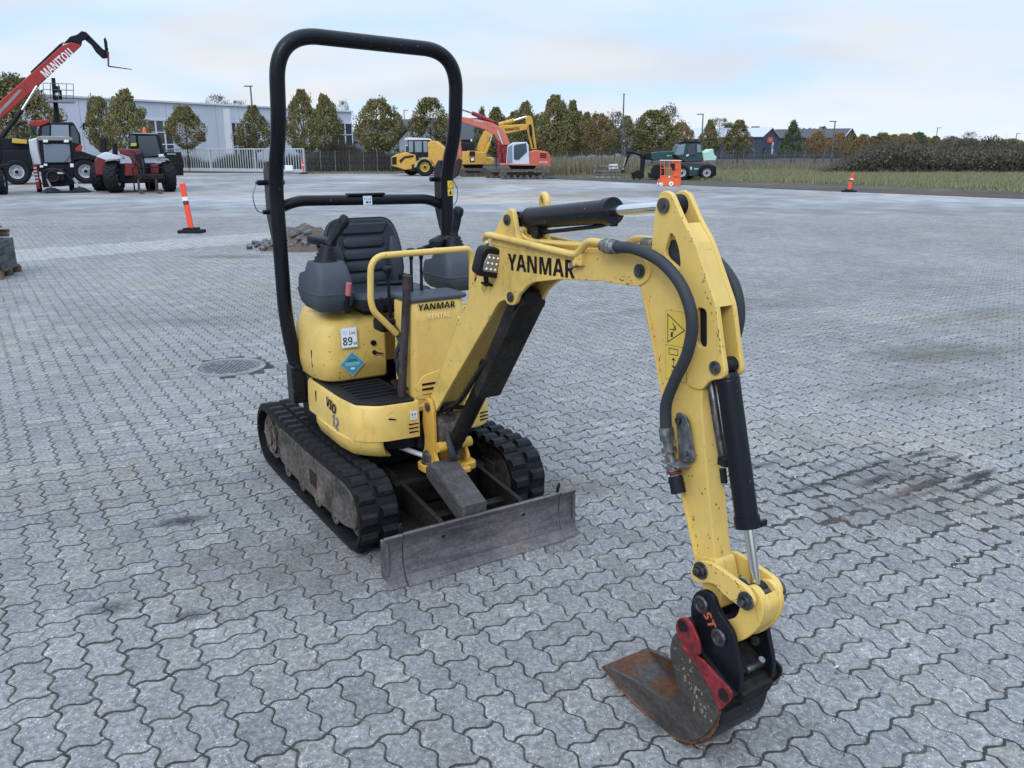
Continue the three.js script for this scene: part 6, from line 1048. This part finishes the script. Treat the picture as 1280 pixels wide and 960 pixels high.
tree('cone', 888, 86, 150, 196, 30, 'narrow tree behind the mint green rear of the telehandler'); tree('cone', 925, 84, 150, 196, 42, 'dark tree in front of the blue shed with the red sign'); tree('dark', 993, 88, 152, 196, 38, 'dark pointed tree between the two blue sheds');
tree('rust', 1023, 90, 164, 198, 30, 'low rusty tree in front of the dark-roofed shed'); tree('rust', 1049, 94, 166, 196, 26, 'low tree beside the lamp post at the second shed'); tree('rust', 1081, 104, 168, 198, 30, 'rusty tree right of the second blue shed'); tree('oval', 1104, 108, 166, 196, 34, 'rounded tree above the start of the brown scrub');
tree('rust', 1132, 106, 168, 196, 38, 'rust-brown tree rising over the scrub'); tree('dark', 1150, 118, 166, 190, 34, 'dark tree over the scrub left of the distant lamp post'); tree('bare', 1188, 108, 170, 192, 30, 'thin-leaved tree right of the distant lamp post'); tree('bare', 1214, 106, 165, 194, 34, 'thin-leaved taller tree standing out of the scrub'); tree('oval', 1262, 116, 174, 192, 36, 'low tree near the right edge');
tree('bare', 270, 118, 119, 150, 44, 'thin tree top showing above the roof of the white building'); tree('bare', 298, 122, 126, 152, 30, 'smaller thin tree top beside it above the white roof'); tree('bare', 428, 124, 126, 160, 24, 'thin tree top above the right end of the white building'); tree('dark', 498, 110, 142, 190, 30, 'dark tree left of the grey gabled house');
tree('bare', 836, 96, 132, 190, 50, 'half-bare tall tree behind the wide tree'); tree('bare', 770, 104, 140, 190, 44, 'half-bare tree behind the flagpole'); tree('dark', 704, 92, 128, 190, 34, 'dark tree behind the tallest one'); tree('bare', 900, 118, 148, 180, 40, 'bare tree top over the pale shed roof'); tree('rust', 944, 235, 158, 180, 26, 'orange-leaved tree behind the blue shed'); tree('dark', 912, 230, 154, 180, 40, 'dark tree mass behind the pale shed roofs');
for (let k = 0; k < 13; k++) tree(k % 3 ? 'cone' : 'dark', 602 + k * 16.2 + ((k * 7) % 5) * 2, 100 + (k * 11) % 14, 136 + ((k * 13) % 11) + (k > 9 ? 9 : 0), 194, 30 + (k * 5) % 12, 'dense tree of the rear row, between the front trees right of the roll bar', 'rear row of trees behind the fence');
for (let k = 0; k < 9; k++) tree(k % 2 ? 'rust' : 'cone', 1066 + k * 13, 122 + (k * 11) % 14, 166 + ((k * 5) % 6), 196, 24 + (k * 5) % 9, 'low tree of the rear row above the left end of the scrub', 'low rear trees above the scrub');
{ // far wood as one mass
  setSeed(801); const list = []; const c = () => { const q = new THREE.Color(); leafCol(q, rnd() < .5 ? palBare : palOlive); q.lerp(new THREE.Color(.17, .18, .20), .5); return q; };  // distance haze is mixed into the leaf colours
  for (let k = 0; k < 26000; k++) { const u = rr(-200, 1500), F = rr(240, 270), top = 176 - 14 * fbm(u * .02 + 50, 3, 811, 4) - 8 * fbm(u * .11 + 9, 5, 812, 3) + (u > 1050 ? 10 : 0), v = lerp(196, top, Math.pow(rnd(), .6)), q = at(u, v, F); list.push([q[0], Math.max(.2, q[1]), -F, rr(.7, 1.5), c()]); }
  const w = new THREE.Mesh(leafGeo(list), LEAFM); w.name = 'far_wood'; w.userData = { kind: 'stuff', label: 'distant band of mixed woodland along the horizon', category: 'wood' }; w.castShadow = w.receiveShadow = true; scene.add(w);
}
function blades(n, h, w, spread, pal, s, lean = .5) {    // one clump of upright blades or twigs
  setSeed(s); const pos = [], col = [], uv = []; for (let k = 0; k < n; k++) { const a = rnd() * 6.28, r = spread * Math.sqrt(rnd()), x = r * Math.cos(a), z = r * Math.sin(a), hh = h * rr(.5, 1), b = rnd() * 6.28, lx = lean * hh * (rnd() - .5) * 1.6, lz = lean * hh * (rnd() - .5) * 1.6, q = pal[Math.floor(rnd() * pal.length)], m = rr(.7, 1.3); pos.push(x - w * Math.cos(b), 0, z - w * Math.sin(b), x + w * Math.cos(b), 0, z + w * Math.sin(b), x + lx, hh, z + lz); for (let i = 0; i < 3; i++) { col.push(q[0] * m, q[1] * m, q[2] * m); uv.push(0, 0); } }
  const g = new THREE.BufferGeometry(); g.setAttribute('position', new THREE.Float32BufferAttribute(pos, 3)); g.setAttribute('color', new THREE.Float32BufferAttribute(col, 3)); g.setAttribute('uv', new THREE.Float32BufferAttribute(uv, 2)); g.computeVertexNormals(); return g;
}
function scatter(name, label, category, geo, n, place) {
  const I = new THREE.InstancedMesh(geo, LEAFM, n), o = new THREE.Object3D(); I.name = name; I.userData = { kind: 'stuff', label, category }; I.castShadow = I.receiveShadow = true;
  for (let k = 0; k < n; k++) { const [x, y, z, s, sy] = place(k); o.position.set(x, y, z); o.rotation.set(0, rnd() * 6.28, 0); o.scale.set(s, sy ?? s, s); o.updateMatrix(); I.setMatrixAt(k, o.matrix); } scene.add(I); return I;
}
const palGrass = [[.15, .17, .07], [.20, .19, .09], [.12, .145, .06], [.30, .265, .16], [.24, .215, .13], [.34, .30, .2]], palDry = [[.22, .18, .12], [.15, .125, .08], [.10, .10, .055], [.30, .26, .18]], palTwig = [[.085, .066, .054], [.06, .05, .04], [.11, .085, .064], [.075, .082, .045], [.15, .12, .085], [.04, .038, .03], [.06, .07, .035]];
const edgeF = u => u < 700 ? 54.5 : lerp(54.5, 31.5, clamp((u - 700) / 600));
struct('verge', flat([[3.4, -54.6], [20.5, -32.6], [70, -12], [140, -30], [140, -140], [-60, -140], [-60, -83], [-8, -70.5]], -.002), mat(.42, .40, .30, { map: groundTex, roughness: 1 }));
struct('soil_strip', flat([[2.6, -54.4], [9.0, -44.6], [19.0, -31.8], [60, -9], [60, -12], [22, -34], [10.5, -47.5], [3.4, -57.5]], .004), mat(.36, .30, .27, { map: groundTex, roughness: 1 }));
setSeed(901);
scatter('meadow_grass', 'rough green and straw-coloured grass on the verge at the right', 'grass', blades(26, .26, .012, .40, palGrass, 41, .8), 15000, () => { const u = rr(690, 1420), F = edgeF(u) + 4.5 + 34 * Math.pow(rnd(), .8), q = at(u, 200, F); const m = fbm(q[0] * .35, F * .35, 88, 3), s = rr(.5, 1.15) * (.45 + 1.1 * m); return [q[0], 0, -F, s, s * rr(.6, 1.4)]; });
scatter('dry_grass', 'tall dry grass and weeds along the wire fence', 'grass', blades(22, 1.0, .016, .35, palDry, 42, .5), 2600, k => { const u = k < 1100 ? rr(686, 800) : rr(690, 1060), F = k < 1100 ? rr(60, 74) : rr(74, 83), q = at(u, 200, F); return [q[0], 0, -F, rr(.6, 1.1), (k < 1100 ? rr(.7, 1.7) : rr(.4, .9))]; });
const scrubClump = (() => { setSeed(433); const l = []; for (let k = 0; k < 90; k++) { const c = new THREE.Color(); leafCol(c, [[.045, .035, .028], [.06, .045, .034], [.045, .048, .025], [.08, .06, .042], [.035, .034, .024]]); const y = Math.pow(rnd(), .7), a = rnd() * 6.28, r = (.75 - .45 * y * y) * Math.sqrt(rnd()); l.push([r * Math.cos(a), y * .95, r * Math.sin(a), rr(.06, .15), c]); } return mergeGeometries([leafGeo(l), blades(16, 1.12, .016, .5, palTwig, 43, .8)]); })();
scatter('brown_scrub', 'dense bank of dark brown leafless scrub on the right', 'scrub', scrubClump, 4200, () => { const u = rr(1034, 1460), d = rnd(), F = lerp(66, 84, d), q = at(u, 200, F), hump = sstep(1030, 1105, u) * (1 - .2 * sstep(1300, 1460, u)); return [q[0], 0, -F, rr(.9, 1.6), hump * (.8 + 2.1 * fbm(q[0] * .30, F * .3, 77, 4)) * rr(.6, 1.1) + .3]; });
scatter('shrub_row', 'low grey-green shrubs growing behind the white gate', 'shrubs', blades(60, 1.0, .03, .7, [[.06, .065, .045], [.08, .075, .055], [.05, .06, .035]], 44, .9), 520, () => { const u = rr(228, 372), F = rr(78, 84), q = at(u, 200, F); const h = 1.1 + .5 * Math.sin(u * .09); return [q[0], 0, -F, rr(.8, 1.2), h * rr(.7, 1.1)]; });
scatter('shrub_row', 'brown and green shrubs growing behind the wire fence inside the roll bar opening', 'shrubs', blades(60, 1.0, .035, .7, [[.075, .06, .042], [.05, .065, .032], [.09, .07, .05]], 45, .9), 620, () => { const u = rr(388, 500), F = rr(74, 82), q = at(u, 200, F); const h = 1.3 + .8 * fbm(u * .06, 2, 78, 2) + .9 * Math.exp(-Math.pow((u - 425) / 22, 2)); return [q[0], 0, -F, rr(.8, 1.2), h * rr(.6, 1.05)]; });
scatter('yard_weeds', 'scattered dark leaf litter and weeds along the foot of the fence', 'weeds', blades(20, .18, .014, .4, palDry, 46, .9), 900, () => { const u = rr(380, 700), F = lerp(70.5, 66, rnd()) + (u < 500 ? 0 : 2), q = at(u, 200, F); return [q[0], 0, -F, rr(.4, 1.1)]; });
renderer.render(scene, camera);
